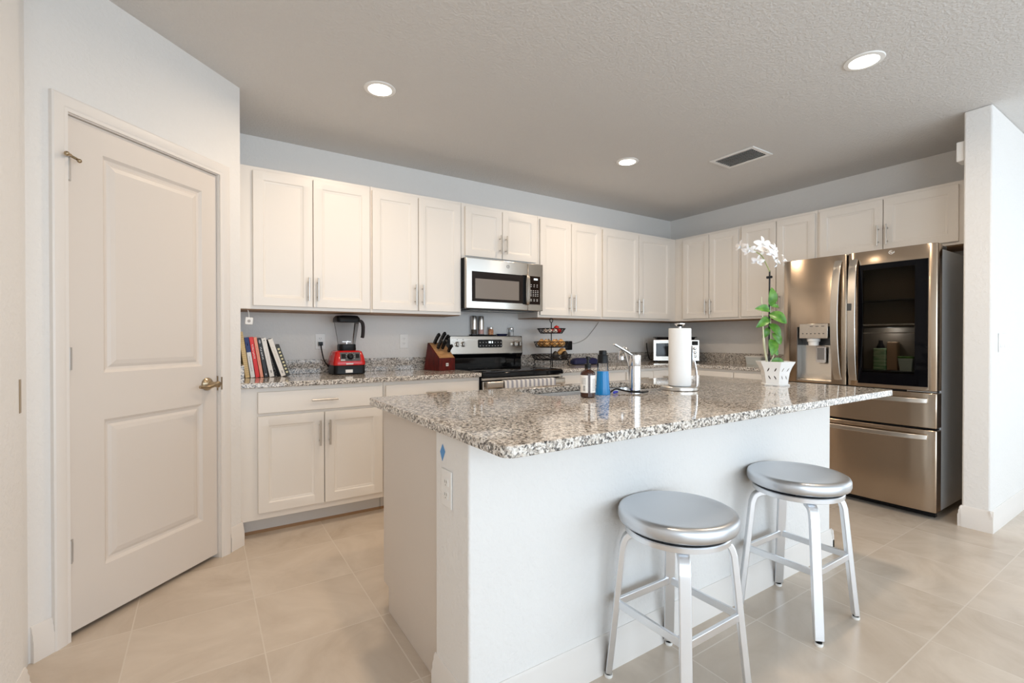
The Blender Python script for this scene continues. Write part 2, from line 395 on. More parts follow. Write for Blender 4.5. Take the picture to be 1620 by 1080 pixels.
tube(bm, smooth_path([(0.79, -0.057, 0.936), (0.76, -0.058, 0.933), (0.725, -0.055, 0.926), (0.695, -0.050, 0.928), (0.682, -0.048, 0.931)], 4), [0.010]*9 + [0.008]*8, 10)
obj('door_handle', bm, 'brass', door)
bm = BM(); box(bm, 0.8465, 0.004, 0.895, 0.8505, 0.0135, 0.972); box(bm, 0.8505, -0.0125, 0.90, 0.858, -0.0115, 0.967); obj('strike_plate', bm, 'brass', door)
# pantry interior stays closed off by its own back walls
bm = BM(); box(bm, -1.6, 2.40, 0, -1.5, YW, ZC); box(bm, -1.6, 2.38, 0, -0.64, 2.40, ZC); struct('wall_pantry_rear', bm, 'wall')

# ------------------------------------------------------------------ ceiling fittings
def ceiling_light(x, y, label):
    t = thing('recessed_light', label, 'ceiling light', (x, y, ZC), 0, 'recessed ceiling lights')
    bm = BM(); lathe(bm, [(0.062, -0.004), (0.066, -0.0075), (0.085, -0.005), (0.088, -0.0005), (0.062, -0.0005)], 40, cap0=False, cap1=False); obj('trim_ring', bm, 'white', t)
    bm = BM(); lathe(bm, [(0.0655, -0.0028), (0.0655, -0.006), (0.03, -0.0072)], 40); obj('lens', bm, 'lamp', t)
    l = bpy.data.lights.new('lamp_glow', 'AREA'); l.shape = 'DISK'; l.size = 0.12; l.energy = 9.3; l.color = (1.0, 0.78, 0.56); l.spread = R(170)
    o = bpy.data.objects.new('lamp_glow', l); C.objects.link(o); o.parent = t; o.location = (0, 0, -0.012)
    return t
ceiling_light(0.842, 2.66, 'lit round recessed downlight nearest the slanted pantry wall')
ceiling_light(2.816, 1.049, 'lit round recessed downlight nearest the refrigerator side, largest of the right pair')
ceiling_light(2.839, 2.673, 'lit round recessed downlight closest to the ceiling vent')
ceiling_light(0.842, 1.049, 'lit round recessed downlight above the open floor by the left wall')
v = thing('ceiling_vent', 'rectangular louvred metal air vent in the ceiling near the far corner', 'vent', (3.51, 2.13, ZC))
bm = BM()
w, d = 0.105, 0.150
for a, b in (((-w-0.03, -d-0.03), (w+0.03, -d)), ((-w-0.03, d), (w+0.03, d+0.03)), ((-w-0.03, -d), (-w, d)), ((w, -d), (w+0.03, d))):
    box(bm, a[0], a[1], -0.009, b[0], b[1], -0.0005)
obj('vent_frame', bm, 'white', v, 0.003)
boxo('backing', (-w, -d, -0.003, w, d, -0.0006), 'dark', v, 0)
for k in range(8):
    x = -w + 0.013 + k*0.0262
    bm = BM(); bridge(bm, [[(x+0.004, y, -0.004), (x-0.007, y, -0.013), (x-0.0055, y, -0.0135), (x+0.0055, y, -0.0045)] for y in (-d + 0.001, d - 0.001)]); obj('louver', bm, 'white', v)
bm = BM(); box(bm, -0.055, 0.002, -0.062, 0.05, 0.042, 0.062)
tag(obj('chime_box', bm, 'white', None, 0.006, 3, loc=(4.055, 0.9455, 2.35)), 'small white chime box high on the wall end beside the cabinets', 'chime box')

# ------------------------------------------------------------------ cabinets
def bar_handle(parent, x, y, z, L, vertical=True):
    bm = BM()
    if vertical:
        tube(bm, [(x, y-0.032, z - L/2), (x, y-0.032, z + L/2)], 0.006, 10)
        for dz in (-L*0.32, L*0.32): tube(bm, [(x, y-0.032, z+dz), (x, y-0.0005, z+dz)], 0.0045, 8)
    else:
        tube(bm, [(x - L/2, y-0.032, z), (x + L/2, y-0.032, z)], 0.006, 10)
        for dx in (-L*0.32, L*0.32): tube(bm, [(x+dx, y-0.032, z), (x+dx, y-0.0005, z)], 0.0045, 8)
    return obj('handle', bm, 'nickel', parent)
STEPS = [(0, 0), (0.006, 0.005), (0.012, 0.0065), (0.018, 0.0095), (0.020, 0.0095)]
def cab_door(parent, x0, z0, x1, z1, name='door', st=0.055):
    bm = leaf_slab(x0, z0, x1, z1, -0.0205, 0.019, [(x0+st, z0+st, x1-st, z1-st)], STEPS)
    return obj(name, bm, 'cab', parent, 0.0015, 2, ang=20)
def cabinet(name, label, cat, loc, rz, w, dep, z0, z1, doors=(), drawers=(), toe=False, under=False, group=None, hz='low', body_x=None):
    t = thing(name, label, cat, (loc[0], loc[1], 0), rz, group)
    bm = BM(); bx0, bx1 = body_x or (0, w)
    box(bm, bx0 + 0.0006, 0, z0, bx1 - 0.0006, dep, z1)
    obj('carcass', bm, 'cab', t, 0.001)
    if toe:
        boxo('toe_kick', (bx0 + 0.001, 0.072, 0.020, bx1 - 0.001, dep, z0 - 0.0005), 'toe', t, 0)
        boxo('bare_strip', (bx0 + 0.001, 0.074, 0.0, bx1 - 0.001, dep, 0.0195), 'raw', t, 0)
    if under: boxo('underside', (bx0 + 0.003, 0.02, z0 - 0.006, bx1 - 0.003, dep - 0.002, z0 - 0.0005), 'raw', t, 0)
    for (a, b, c, d, hx) in doors:
        o = cab_door(t, a, b, c, d)
        if hx is not None:
            x = c - 0.026 if hx == 'r' else a + 0.026
            zc = (b + 0.118) if hz == 'low' else (d - 0.125)
            bar_handle(o, x, -0.0205, zc, 0.155)
    for (a, b, c, d) in drawers:
        o = boxo('drawer', (a, -0.0205, b, c, -0.0012, d), 'cab', t, 0.003)
        bar_handle(o, (a + c)/2, -0.0205, (b + d)/2, 0.155, False)
    return t
UB, UT = 1.3608, 2.2683; YU = YW - 0.3208; XU = XW - 0.3208
dB, dT = UB + 0.022, UT - 0.026
G = 'white upper cabinets'
X0 = XP + 0.001
def ux(a): return a - X0
cabinet('wall_cabinet', 'white two-door wall cabinet at the left end, above the cookbooks', 'cabinet', (X0, YU), 0, 1.014 - X0, 0.320, UB, UT,
        [(ux(0.267), dB, ux(0.620), dT, 'r'), (ux(0.626), dB, ux(1.006), dT, 'l')], under=True, group=G)
cabinet('wall_cabinet', 'white two-door wall cabinet between the one above the blender and the microwave', 'cabinet', (1.015, YU), 0, 0.731, 0.320, UB, UT,
        [(0.010, dB, 0.357, dT, 'r'), (0.363, dB, 0.714, dT, 'l')], under=True, group=G)
cabinet('wall_cabinet', 'short white two-door wall cabinet directly above the microwave', 'cabinet', (1.747, YU), 0, 0.763, 0.320, 1.822, UT,
        [(0.030, 1.842, 0.378, dT, 'r'), (0.384, 1.842, 0.735, dT, 'l')], group=G)
cabinet('wall_cabinet', 'white two-door wall cabinet right of the microwave, above the fruit stand', 'cabinet', (2.511, YU), 0, 0.769, 0.320, UB, UT,
        [(0.018, dB, 0.374, dT, 'r'), (0.380, dB, 0.752, dT, 'l')], under=True, group=G)
cabinet('wall_cabinet', 'white two-door wall cabinet in the back wall corner, above the toaster oven', 'cabinet', (3.281, YU), 0, XW - 3.283, 0.320, UB, UT,
        [(0.010, dB, 0.516, dT, 'r'), (0.524, dB, 1.020, dT, 'l')], under=True, group=G)
cabinet('wall_cabinet', 'white two-door wall cabinet first on the right wall from the corner', 'cabinet', (XU, YU - 0.001), R(-90), 0.770, 0.320, UB, UT,
        [(0.115, dB, 0.430, dT, 'r'), (0.436, dB, 0.752, dT, 'l')], under=True, group=G)
cabinet('wall_cabinet', 'white two-door wall cabinet behind the orchid, beside the refrigerator top', 'cabinet', (XU, 2.663), R(-90), 0.689, 0.320, UB, UT,
        [(0.014, dB, 0.344, dT, 'r'), (0.352, dB, 0.674, dT, 'l')], under=True, group=G)
cabinet('wall_cabinet', 'short white two-door wall cabinet directly above the refrigerator', 'cabinet', (XU, 1.973), R(-90), 1.026, 0.320, 1.828, UT,
        [(0.022, 1.848, 0.467, dT, 'r'), (0.473, 1.848, 0.905, dT, 'l')], under=True, group=G)

YB = YW - 0.61; XB = XW - 0.61; CT, CB = 0.914, 0.8835
GB = 'white base cabinets'
def bx(a): return a - X0
def base(label, loc, rz, w, spans, body_x=None, dep=0.609):
    ds, dr = [], []
    for a, b in spans:
        m_ = (a + b)/2
        ds += [(a, 0.146, m_ - 0.003, 0.713, 'r'), (m_ + 0.003, 0.146, b, 0.713, 'l')]; dr.append((a, 0.731, b, 0.857))
    return cabinet('base_cabinet', label, 'cabinet', loc, rz, w, dep, 0.105, CB - 0.0005, ds, dr, toe=True, group=GB, hz='high', body_x=body_x)
base('white base cabinet under the cookbooks, one drawer over two doors', (X0, YB), 0, 1.013 - X0, [(bx(0.266), bx(1.003))])
base('white base cabinet left of the range, under the knife block', (1.014, YB), 0, 0.738, [(0.014, 0.720)])
base('white base cabinet right of the range, under the fruit stand', (2.530, YB), 0, 0.775, [(0.014, 0.760)])
base('white base cabinet at the corner under the back counter, right of the fruit stand', (3.306, YB), 0, 1.418, [(0.014, 0.38), (0.386, 0.77)])
base('white base cabinet on the right wall between corner and refrigerator', (XB, YB - 0.003), R(-90), 1.10, [(0.10, 0.59), (0.60, 1.085)], dep=0.608)

# counters
def slab(name, poly, label, holes=None, z0=CB, z1=CT):
    bm = BM(); prism(bm, poly, z0, z1); o = obj(name, bm, 'granite', None)
    if holes:
        hb = BM(); prism(hb, holes, z0 - 0.05, z1 + 0.05); cut(o, hb)
    b = o.modifiers.new('bevel', 'BEVEL'); b.width = 0.004; b.segments = 3; b.limit_method = 'ANGLE'; b.angle_limit = R(60)
    return tag(o, label, 'countertop')
YCF = YW - 0.645
c1 = slab('countertop', [(X0, YCF), (1.755, YCF), (1.755, YW - 0.001), (X0, YW - 0.001)], 'speckled granite counter left of the range, holding books and blender')
boxo('backsplash', (X0, YW - 0.021, CT, 1.755, YW - 0.001, 1.0164), 'granite', c1, 0.002)
boxo('side_splash', (X0, YCF + 0.025, CT, X0 + 0.02, YW - 0.022, 1.0164), 'granite', c1, 0.002)
XCF = XW - 0.645
c2 = slab('countertop', [(2.530, YCF), (XCF, YCF), (XCF, 2.035), (XW - 0.001, 2.035), (XW - 0.001, YW - 0.001), (2.530, YW - 0.001)], 'L-shaped speckled granite counter from the range around the corner to the refrigerator')
boxo('backsplash', (2.530, YW - 0.021, CT, XW - 0.001, YW - 0.001, 1.0164), 'granite', c2, 0.002)
boxo('side_splash', (XW - 0.021, 2.035, CT, XW - 0.001, YW - 0.022, 1.0164), 'granite', c2, 0.002)

# ------------------------------------------------------------------ island
bm = BM(); box(bm, 0.645, 1.22, 0, 2.872, 1.455, 0.8828); struct('wall_island', bm, 'wall', bev=0.008, seg=3)
baseboard('baseboard_island', [((0.645, 1.455), (0.645, 1.204)), ((0.629, 1.22), (2.888, 1.22)), ((2.872, 1.204), (2.872, 1.455))])
ic = thing('island_cabinet', 'white cabinet block forming the kitchen side of the island', 'cabinet', (2.86, 2.055, 0), R(180))
bm = BM(); pl = [(0.0, 0.105), (0.065, 0.105), (0.065, 0.0), (0.598, 0.0), (0.598, 0.8828), (0.58, 0.8828), (0.58, 0.20), (0.02, 0.20), (0.02, 0.8828), (0, 0.8828)]
prism(bm, pl, 0.0, 2.196, 'X'); box(bm, 2.172, 0.02, 0.2, 2.196, 0.58, 0.8828); box(bm, 0, 0.02, 0.2, 0.02, 0.58, 0.8828); obj('carcass', bm, 'ipanel', ic, 0.001)
for a in (0.02, 0.56, 1.10, 1.64):
    o = cab_door(ic, a, 0.13, a + 0.53, 0.86); bar_handle(o, a + 0.05, -0.0205, 0.74, 0.155)
ilid = slab('island_countertop', rrect(0.6028, 0.9523, 2.932, 2.0812, 0.03), 'large speckled granite island top with the sink cut into it', rrect(1.29, 1.665, 2.12, 2.0, 0.07))
s = thing('sink', 'undermount stainless steel sink bowl below the island top', 'sink', (0, 0, 0))
bm = BM()
P1 = rrect(1.275, 1.65, 2.135, 2.015, 0.08); P2 = rrect(1.29, 1.665, 2.12, 2.0, 0.07); P3 = rrect(1.31, 1.685, 2.10, 1.98, 0.06); P4 = rrect(1.34, 1.715, 2.07, 1.95, 0.05)
bridge(bm, [[(x, y, z) for x, y in P] for P, z in ((P1, 0.8825), (P2, 0.8825), (P3, 0.72), (P4, 0.705))], False, True)
obj('bowl', bm, 'rawsteel', s)
bm = BM(); lathe(bm, [(0.045, 0.7055), (0.045, 0.708), (0.03, 0.7075)], 24, (1.7, 1.83)); obj('drain', bm, 'chrome', s)

f = thing('faucet', 'chrome cylindrical kitchen faucet with a flat lever, behind the sink bottles', 'faucet', (1.722, 1.572, CT))
bm = BM(); lathe(bm, [(0.033, 0.0), (0.033, 0.006), (0.0285, 0.008), (0.0285, 0.128)], 32); obj('body', bm, 'chrome', f)
bm = BM(); lathe(bm, [(0.0285, 0.1295), (0.029, 0.131), (0.029, 0.178), (0.0265, 0.181)], 32)
ribbon(bm, [(-0.02, 0.0, 0.178), (-0.06, -0.008, 0.195), (-0.155, -0.018, 0.232)], 0.016, 0.005, (0.1, 1, 0)); obj('lever', bm, 'chrome', f)
bm = BM(); tube(bm, smooth_path([(0.012, 0.018, 0.07), (0.06, 0.085, 0.135), (0.112, 0.16, 0.196), (0.135, 0.205, 0.197), (0.142, 0.222, 0.175), (0.142, 0.225, 0.146)], 5), [0.014]*16 + [0.016]*10, 14); obj('spout', bm, 'chrome', f)

def lab(name, col, rough=0.5): return mat(name, col, rough)
b = thing('soap_bottle', 'amber pump soap bottle with white label beside the sink', 'soap bottle', (1.418, 1.565, CT + 0.0005), R(-33))
M['amber'] = mat('amber_glass', (0.045, 0.014, 0.006), 0.08)
bm = BM(); lathe(bm, [(0.028, 0), (0.0325, 0.004), (0.0325, 0.100), (0.030, 0.110), (0.018, 0.119), (0.013, 0.122), (0.013, 0.128)], 32); obj('bottle_body', bm, 'amber', b)
bm = BM(); 
def arc_band(bm, r, z0, z1, a0, a1, n=18):
    vs_ = [[bm.verts.new((r*math.cos(R(a0+(a1-a0)*i/n)), r*math.sin(R(a0+(a1-a0)*i/n)), z)) for i in range(n+1)] for z in (z0, z1)]
    for i in range(n): bm.faces.new((vs_[0][i], vs_[0][i+1], vs_[1][i+1], vs_[1][i]))
arc_band(bm, 0.0329, 0.022, 0.098, -80, 60); arc_band(bm, 0.0329, 0.022, 0.098, 150, 262); obj('label_sticker', bm, 'white', b)
bm = BM()
for i in range(7): arc_band(bm, 0.0331, 0.030 + i*0.0035, 0.0318 + i*0.0035, 224, 240, 4)
for i in range(5): arc_band(bm, 0.0331, 0.060 + i*0.006, 0.0615 + i*0.006, 205, 245, 8)
for i in range(9): arc_band(bm, 0.0331, 0.032 + i*0.006, 0.0333 + i*0.006, -62, -20, 8)
obj('label_print', bm, 'dkgrey', b)
bm = BM(); lathe(bm, [(0.014, 0.1285), (0.014, 0.146), (0.006, 0.148), (0.005, 0.165), (0.009, 0.167), (0.009, 0.178), (0.006, 0.18)], 20)
tube(bm, [(0.0, 0, 0.173), (0.012, 0.024, 0.172), (0.016, 0.034, 0.168)], 0.004, 8); obj('pump', bm, 'black', b)
b = thing('cleaner_bottle', 'tall clear bottle of blue liquid with black cap, right of the amber bottle', 'bottle', (1.543, 1.602, CT + 0.0005), R(-33))
M['blueliq'] = mat('blue_liquid', (0.006, 0.26, 0.66), 0.06, Transmission_Weight=0.25)
bm = BM(); lathe(bm, [(0.034, 0.0), (0.0345, 0.004), (0.030, 0.045), (0.0265, 0.108)], 32); obj('liquid', bm, 'blueliq', b)
bm = BM(); lathe(bm, [(0.0268, 0.1085), (0.0255, 0.120), (0.0248, 0.144)], 32, cap0=False, cap1=False); obj('clear_shoulder', bm, 'clear', b)
bm = BM(); lathe(bm, [(0.0250, 0.1445), (0.0235, 0.180), (0.0225, 0.183), (0.018, 0.184), (0.0175, 0.200), (0.015, 0.203)], 32); obj('cap', bm, 'black', b)
br = thing('dish_brush', 'thin black wire dish brush with blue grip lying around the faucet base', 'brush', (0, 0, 0))
bm = BM(); tube(bm, smooth_path([(1.585, 1.605, 0.919), (1.625, 1.625, 0.923), (1.66, 1.635, 0.930), (1.676, 1.60, 0.925), (1.684, 1.555, 0.922), (1.712, 1.522, 0.922), (1.765, 1.530, 0.921)], 5), 0.0042, 8); obj('wire', bm, 'black', br)
M['royal'] = mat('royal_blue', (0.02, 0.04, 0.45), 0.4)
bm = BM(); tube(bm, [(1.592, 1.580, 0.921), (1.605, 1.588, 0.923), (1.632, 1.598, 0.921)], [0.005, 0.0065, 0.005], 10); obj('grip', bm, 'royal', br)

p = thing('paper_towel_holder', 'brushed steel countertop paper towel holder on the island', 'paper towel holder', (2.015, 1.542, CT + 0.0003), R(-33))
bm = BM(); lathe(bm, [(0.088, 0), (0.091, 0.003), (0.091, 0.016), (0.086, 0.019)], 48); obj('base', bm, 'nickel', p)
bm = BM(); lathe(bm, [(0.008, 0.0192), (0.008, 0.318), (0.016, 0.321), (0.026, 0.330), (0.026, 0.334), (0.01, 0.336)], 24); obj('post', bm, 'chrome', p)
bm = BM(); ribbon(bm, smooth_path([(0.084, 0, 0.0195), (0.084, 0, 0.06), (0.081, 0, 0.10), (0.072, 0, 0.145), (0.0635, 0, 0.172)], 4), 0.022, 0.004, (0, 1, 0)); obj('arm', bm, 'chrome', p)
bm = BM(); bridge(bm, [[(x, 0.022*math.cos(2*math.pi*i/24), 0.165 + 0.058*math.sin(2*math.pi*i/24)) for i in range(24)] for x in (0.0565, 0.0615)]); obj('tension_plate', bm, 'chrome', p)
bm = BM(); lathe(bm, [(0.021, 0.020), (0.052, 0.020), (0.0545, 0.023), (0.0545, 0.306), (0.052, 0.309), (0.021, 0.309)], 48, cap0=False, cap1=False)
o = obj('paper_towel_roll', bm, 'paper'); o.location = (2.015, 1.542, CT + 0.0003); o.rotation_euler = (0, 0, R(-33)); tag(o, 'white roll of paper towels standing on the steel holder', 'paper towels')

# orchid (local x is sideways to the view, y away, in metres)
oc = thing('potted_orchid', 'white flowering orchid in a flared white ceramic pot on the island', 'plant', (2.655, 1.405, CT + 0.0004), R(-33))
bm = BM()
def hexa(r, z, a0=78): return [(r*math.cos(R(a0 + 60*i)), r*math.sin(R(a0 + 60*i)), z) for i in range(6)]
prof = [(0.072, 0), (0.074, 0.006), (0.064, 0.012), (0.066, 0.03), (0.072, 0.07), (0.083, 0.10), (0.097, 0.124), (0.100, 0.132), (0.092, 0.132), (0.078, 0.100), (0.066, 0.07), (0.060, 0.03), (0.058, 0.02)]
bridge(bm, [hexa(r, z) for r, z in prof]); pot = obj('pot', bm, 'ceramic', oc, ang=25)
cb = BM()
for k in range(6):
    a = R(78 + 30 + 60*k)
    for tz, sgn in ((0.088, 1), (0.045, -1)):
        for off in (-0.014, 0.014):
            pts = []
            for q in range(10):
                u_ = 2*math.pi*q/10; lx, lz = 0.0032*math.cos(u_), 0.0115*math.sin(u_)
                tl = R(28*sgn); pts.append((off*(1 + (tz-0.045)*6) + lx*math.cos(tl) + lz*math.sin(tl), tz - lx*math.sin(tl) + lz*math.cos(tl)))
            rad, tan = Vector((math.cos(a), math.sin(a), 0)), Vector((-math.sin(a), math.cos(a), 0))
            bridge(cb, [[tuple(rad*d_ + tan*x + Vector((0, 0, z))) for x, z in pts] for d_ in (0.04, 0.12)])
cut(pot, cb)
bm = BM(); bridge(bm, [hexa(r, z) for r, z in ((0.055, 0.022), (0.058, 0.04), (0.063, 0.07), (0.074, 0.102), (0.070, 0.112), (0.03, 0.117))]); obj('soil', bm, 'soil', oc)
K = 0.0035
def pp(u, v_, y=0.0): return Vector(((u - 1226.5)*K, y, 1.1733 + (534.9 - v_)*K - CT))
bm = BM(); tube(bm, [pp(1217, 574), pp(1217, 500), pp(1217.5, 428)], 0.0042, 8); tube(bm, [pp(1213, 439), pp(1221, 438)], 0.007, 8); obj('stake', bm, 'black', oc)
bm = BM(); tube(bm, smooth_path([pp(1217, 430, -0.005), pp(1213, 420), pp(1205, 405), pp(1195, 398), pp(1184, 389)], 5), 0.0028, 8); obj('flower_stem', bm, 'stem', oc)
bm = BM(); tube(bm, smooth_path([pp(1213.5, 572), pp(1208.5, 552, -.01), pp(1206.5, 532, -.01), pp(1205, 505, -.01), pp(1203, 470, -.01)], 4), [0.006]*4 + [0.0065]*4 + [0.004]*5 + [0.0025]*4, 8); obj('cane', bm, 'cane', oc)
bm = BM(); tube(bm, smooth_path([pp(1219, 572), pp(1226, 560, .01), pp(1221, 535, .01), pp(1220, 505, .008), pp(1219, 480, .008)], 4), 0.003, 8); obj('cane', bm, 'cane', oc)
def leafm(base, tip, w, cup=0.15):
    B, T = Vector(base), Vector(tip); d = T - B; L = d.length; dn = d.normalized(); vw = Vector((0, -1, 0.35)).normalized()
    sd = dn.cross(vw).normalized(); nn = sd.cross(dn).normalized(); bm = BM(); rows = []; n = 10
    for i in range(n + 1):
        t = i/n; ww = w*0.5*math.sin(math.pi*min(1, t**0.8))**0.75 + 0.0012
        c = B + d*t + nn*(0.12*L*math.sin(math.pi*t)) 
        rows.append([c - sd*ww + nn*ww*cup*2, c - sd*ww*0.5 + nn*ww*cup*0.6, c, c + sd*ww*0.5 + nn*ww*cup*0.6, c + sd*ww + nn*ww*cup*2])
    top = [[bm.verts.new(p) for p in r] for r in rows]; bot = [[bm.verts.new(p - nn*0.0012) for p in r] for r in rows]
    for a, b_ in zip(range(n), range(1, n+1)):
        for k in range(4):
            bm.faces.new((top[a][k], top[a][k+1], top[b_][k+1], top[b_][k])); bm.faces.new((bot[b_][k], bot[b_][k+1], bot[a][k+1], bot[a][k]))
        bm.faces.new((top[a][0], top[b_][0], bot[b_][0], bot[a][0])); bm.faces.new((top[b_][4], top[a][4], bot[a][4], bot[b_][4]))
    return bm
for (u0, v0, u1, v1, w_, y0, y1) in [(1219.5, 484, 1219, 455, 14, 0, -.01), (1218, 490, 1190, 489, 12, 0, -.03), (1217, 503, 1192, 518, 12, 0, -.03), (1217, 496, 1238, 512, 18, 0, -.04),
        (1217, 512, 1230, 533, 13, 0, -.03), (1222, 527, 1237, 545, 13, 0, .01), (1221, 536, 1215, 562, 15, 0, -.04), (1216, 518, 1208, 535, 9, 0, .01), (1220, 549, 1229, 562, 9, 0, -.01),
        (1220, 571, 1244, 573, 10, 0, .02), (1220, 484, 1237, 485, 6, 0, .03)]:
    obj('leaf', leafm(pp(u0, v0, y0), pp(u1, v1, y1), w_*K), 'leaf', oc)
def flower(c, face, size, roll=0):
    bm = BM(); F = Vector(face).normalized(); a = Vector((0, 0, 1)); s_ = F.cross(a).normalized(); up = s_.cross(F).normalized()
    for k, (ang_, L, w_) in enumerate([(90, 1, 0.36), (210, 0.95, 0.36), (330, 0.95, 0.36), (20, 1.0, 0.62), (160, 1.0, 0.62)]):
        an = R(ang_ + roll); dn = s_*math.cos(an) + up*math.sin(an); sd = F.cross(dn); rows = []
        for i in range(6):
            t = i/5; ww = size*w_*0.5*(math.sin(math.pi*(0.08 + 0.86*t))**0.7)
            p0 = Vector(c) + dn*(size*L*t) + F*(size*0.25*math.sin(t*2.2) - size*0.18*t*t)
            rows.append([p0 - sd*ww + F*ww*0.25, p0, p0 + sd*ww + F*ww*0.25])
        vs_ = [[bm.verts.new(p) for p in r] for r in rows]; vb = [[bm.verts.new(p - F*0.0008) for p in r] for r in rows]
        for i in range(5):
            for j in range(2):
                bm.faces.new((vs_[i][j], vs_[i][j+1], vs_[i+1][j+1], vs_[i+1][j])); bm.faces.new((vb[i+1][j], vb[i+1][j+1], vb[i][j+1], vb[i][j]))
    sphere(bm, tuple(Vector(c) + F*size*0.3), size*0.17, u=10, v=6)
    tube(bm, [tuple(Vector(c) + F*size*0.3), tuple(Vector(c) + F*size*0.55 - up*size*0.25)], [size*0.13, size*0.05], 8)
    obj('flower', bm, 'petal', oc)
for (u, v_, y, fc, sz, ro) in [(1172, 391, .0, (-0.9, -0.3, 0.0), .036, 10), (1182, 397, -.02, (-0.5, -0.7, -0.3), .034, -10), (1195, 414, -.02, (-0.4, -0.8, -0.4), .032, 15), (1203, 389, -.015, (0.1, -1, 0.15), .046, 0),
        (1211, 395, .02, (0.3, -0.9, 0.1), .042, -12), (1223, 396, .0, (0.6, -0.8, 0.1), .040, 14), (1216, 404, -.03, (0.3, -1, -0.1), .036, 30), (1227, 414, .0, (0.8, -0.6, -0.1), .040, -20), (1234, 413, -.02, (0.9, -0.4, 0.2), .036, 20)]:
    flower(pp(u, v_, y), fc, sz*1.12, ro)

# outlet helper: plate in local xz, facing -y
def outlet(name, label, loc, rz, w=0.072, h=0.117, kind='outlet', gang=1):
    t = thing(name, label, 'outlet' if kind == 'outlet' else 'light switch', loc, rz)
    boxo('cover_plate', (-w/2, -0.006, -h/2, w/2, -0.0005, h/2), 'white', t, 0.003)
    for i in range(gang):
        cx = (i - (gang-1)/2)*0.046
        if kind == 'outlet':
            for z in (-0.020, 0.020):
                bm = BM(); prism(bm, rrect(cx - 0.0165, z - 0.014, cx + 0.0165, z + 0.014, 0.007), -0.0075, -0.0055, 'Y'); r_ = obj('receptacle', bm, 'white', t, 0.0005)
                bm = BM()
                for dx in (-0.0065, 0.0055): box(bm, cx + dx, -0.0079, z - 0.002, cx + dx + 0.0016, -0.0076, z + 0.007)
                box(bm, cx - 0.0015, -0.0079, z - 0.0095, cx + 0.0015, -0.0076, z - 0.0065); obj('slots', bm, 'dark', r_)
        else:
            bm = BM(); bridge(bm, [[(cx-0.016, -0.0055, z) , (cx+0.016, -0.0055, z), (cx+0.016, y, z), (cx-0.016, y, z)] for z, y in ((-0.033, -0.011), (0.0, -0.007), (0.033, -0.0065))]); obj('rocker', bm, 'white', t)
    return t
outlet('wall_outlet', 'white duplex outlet with the blender plugged in', (0.733, YW, 1.15), 0)
outlet('wall_outlet', 'white duplex outlet with nothing plugged in, left of the knife block', (1.382, YW, 1.15), 0)
outlet('wall_outlet', 'white duplex outlet at left of the toaster oven, holding its plug', (4.29, YW, 1.13), 0)
outlet('wall_outlet', 'white duplex outlet on the narrow end of the island', (0.645, 1.362, 0.70), R(-90))
outlet('wall_switch', 'white three-rocker switch plate on the right wall end', (4.20, 0.8157, 1.146), 0, 0.165, 0.117, 'switch', 3)
M['bluetape'] = mat('blue_tape', (0.10, 0.30, 0.62), 0.6)
bm = BM(); bridge(bm, [[(x, 1.398 + a, 0.808 + b_) for a, b_ in ((0.0, 0.026), (0.019, -0.002), (0.002, -0.030), (-0.019, 0.004))] for x in (0.6444, 0.6438)])
tag(obj('painters_tape', bm, 'bluetape'), 'small diamond of blue tape on the island end, above the outlet', 'tape')
bm = BM(); box(bm, -0.4797, 2.066, 0.94, -0.4785, 2.084, 1.045); tag(obj('latch_plate', bm, 'brass'), 'narrow dark metal latch plate on the near left wall edge', 'latch plate')

# ------------------------------------------------------------------ range
rg = thing('range', 'stainless and black electric range between the two back counters', 'range', (1.760, YCF, 0))
W = 0.764
boxo('body', (0.002, 0.035, 0.02, W - 0.002, 0.635, 0.895), 'black', rg, 0.002)
boxo('oven_door', (0.006, 0.0, 0.17, W - 0.006, 0.0345, 0.845), 'steelb', rg, 0.004)
boxo('oven_window', (0.12, -0.002, 0.33, W - 0.12, -0.0003, 0.66), 'blackglass', rg, 0.001)
boxo('storage_drawer', (0.006, 0.0, 0.03, W - 0.006, 0.0345, 0.162), 'steelb', rg, 0.004)
bm = BM(); prism(bm, rrect(-0.062, 0.797, -0.032, 0.848, 0.010), 0.012, W - 0.012, 'X')
box(bm, 0.03, -0.034, 0.81, 0.055, -0.0005, 0.835); box(bm, W - 0.055, -0.034, 0.81, W - 0.03, -0.0005, 0.835); obj('oven_handle', bm, 'steelb', rg)
boxo('front_rim', (0.002, 0.002, 0.852, W - 0.002, 0.0345, 0.872), 'steelb', rg, 0.003)
bm = BM(); prism(bm, [(-0.022, 0.878), (0.030, 0.878), (0.034, 0.896), (0.60, 0.896), (0.60, 0.918), (0.0, 0.918), (-0.020, 0.910)], 0.0, W, 'X'); ck = obj('cooktop', bm, 'blackglass', rg, 0.004)
for x, y, r_ in ((0.2, 0.16, 0.10), (0.56, 0.16, 0.08), (0.2, 0.43, 0.08), (0.56, 0.43, 0.10)):
    bm = BM(); lathe(bm, [(r_ - 0.002, 0.9183), (r_, 0.9183)], 48, (x, y), False, False); obj('burner_ring', bm, 'dkgrey', ck)
bm = BM(); prism(bm, [(0.601, 0.896), (0.640, 0.896), (0.640, 1.195), (0.588, 1.195), (0.578, 1.03), (0.601, 1.0)], 0.002, W - 0.002, 'X'); obj('backguard', bm, 'blackglass', rg, 0.004)
def slope(x, s_, off):      # point on the leaning control face: s_ 0..1 up the face
    return (x, 0.578 + 0.010*s_ - off, 1.03 + 0.165*s_)
def face_plate(name, x0, x1, s0, s1, off, th, m, parent, bev=0.002, r=None):
    bm = BM(); pts = rrect(x0, s0*0.166, x1, s1*0.166, r or 0.001, 4)
    bridge(bm, [[slope(x, s_/0.166, o_) for x, s_ in pts] for o_ in (off, off + th)]); return obj(name, bm, m, parent)
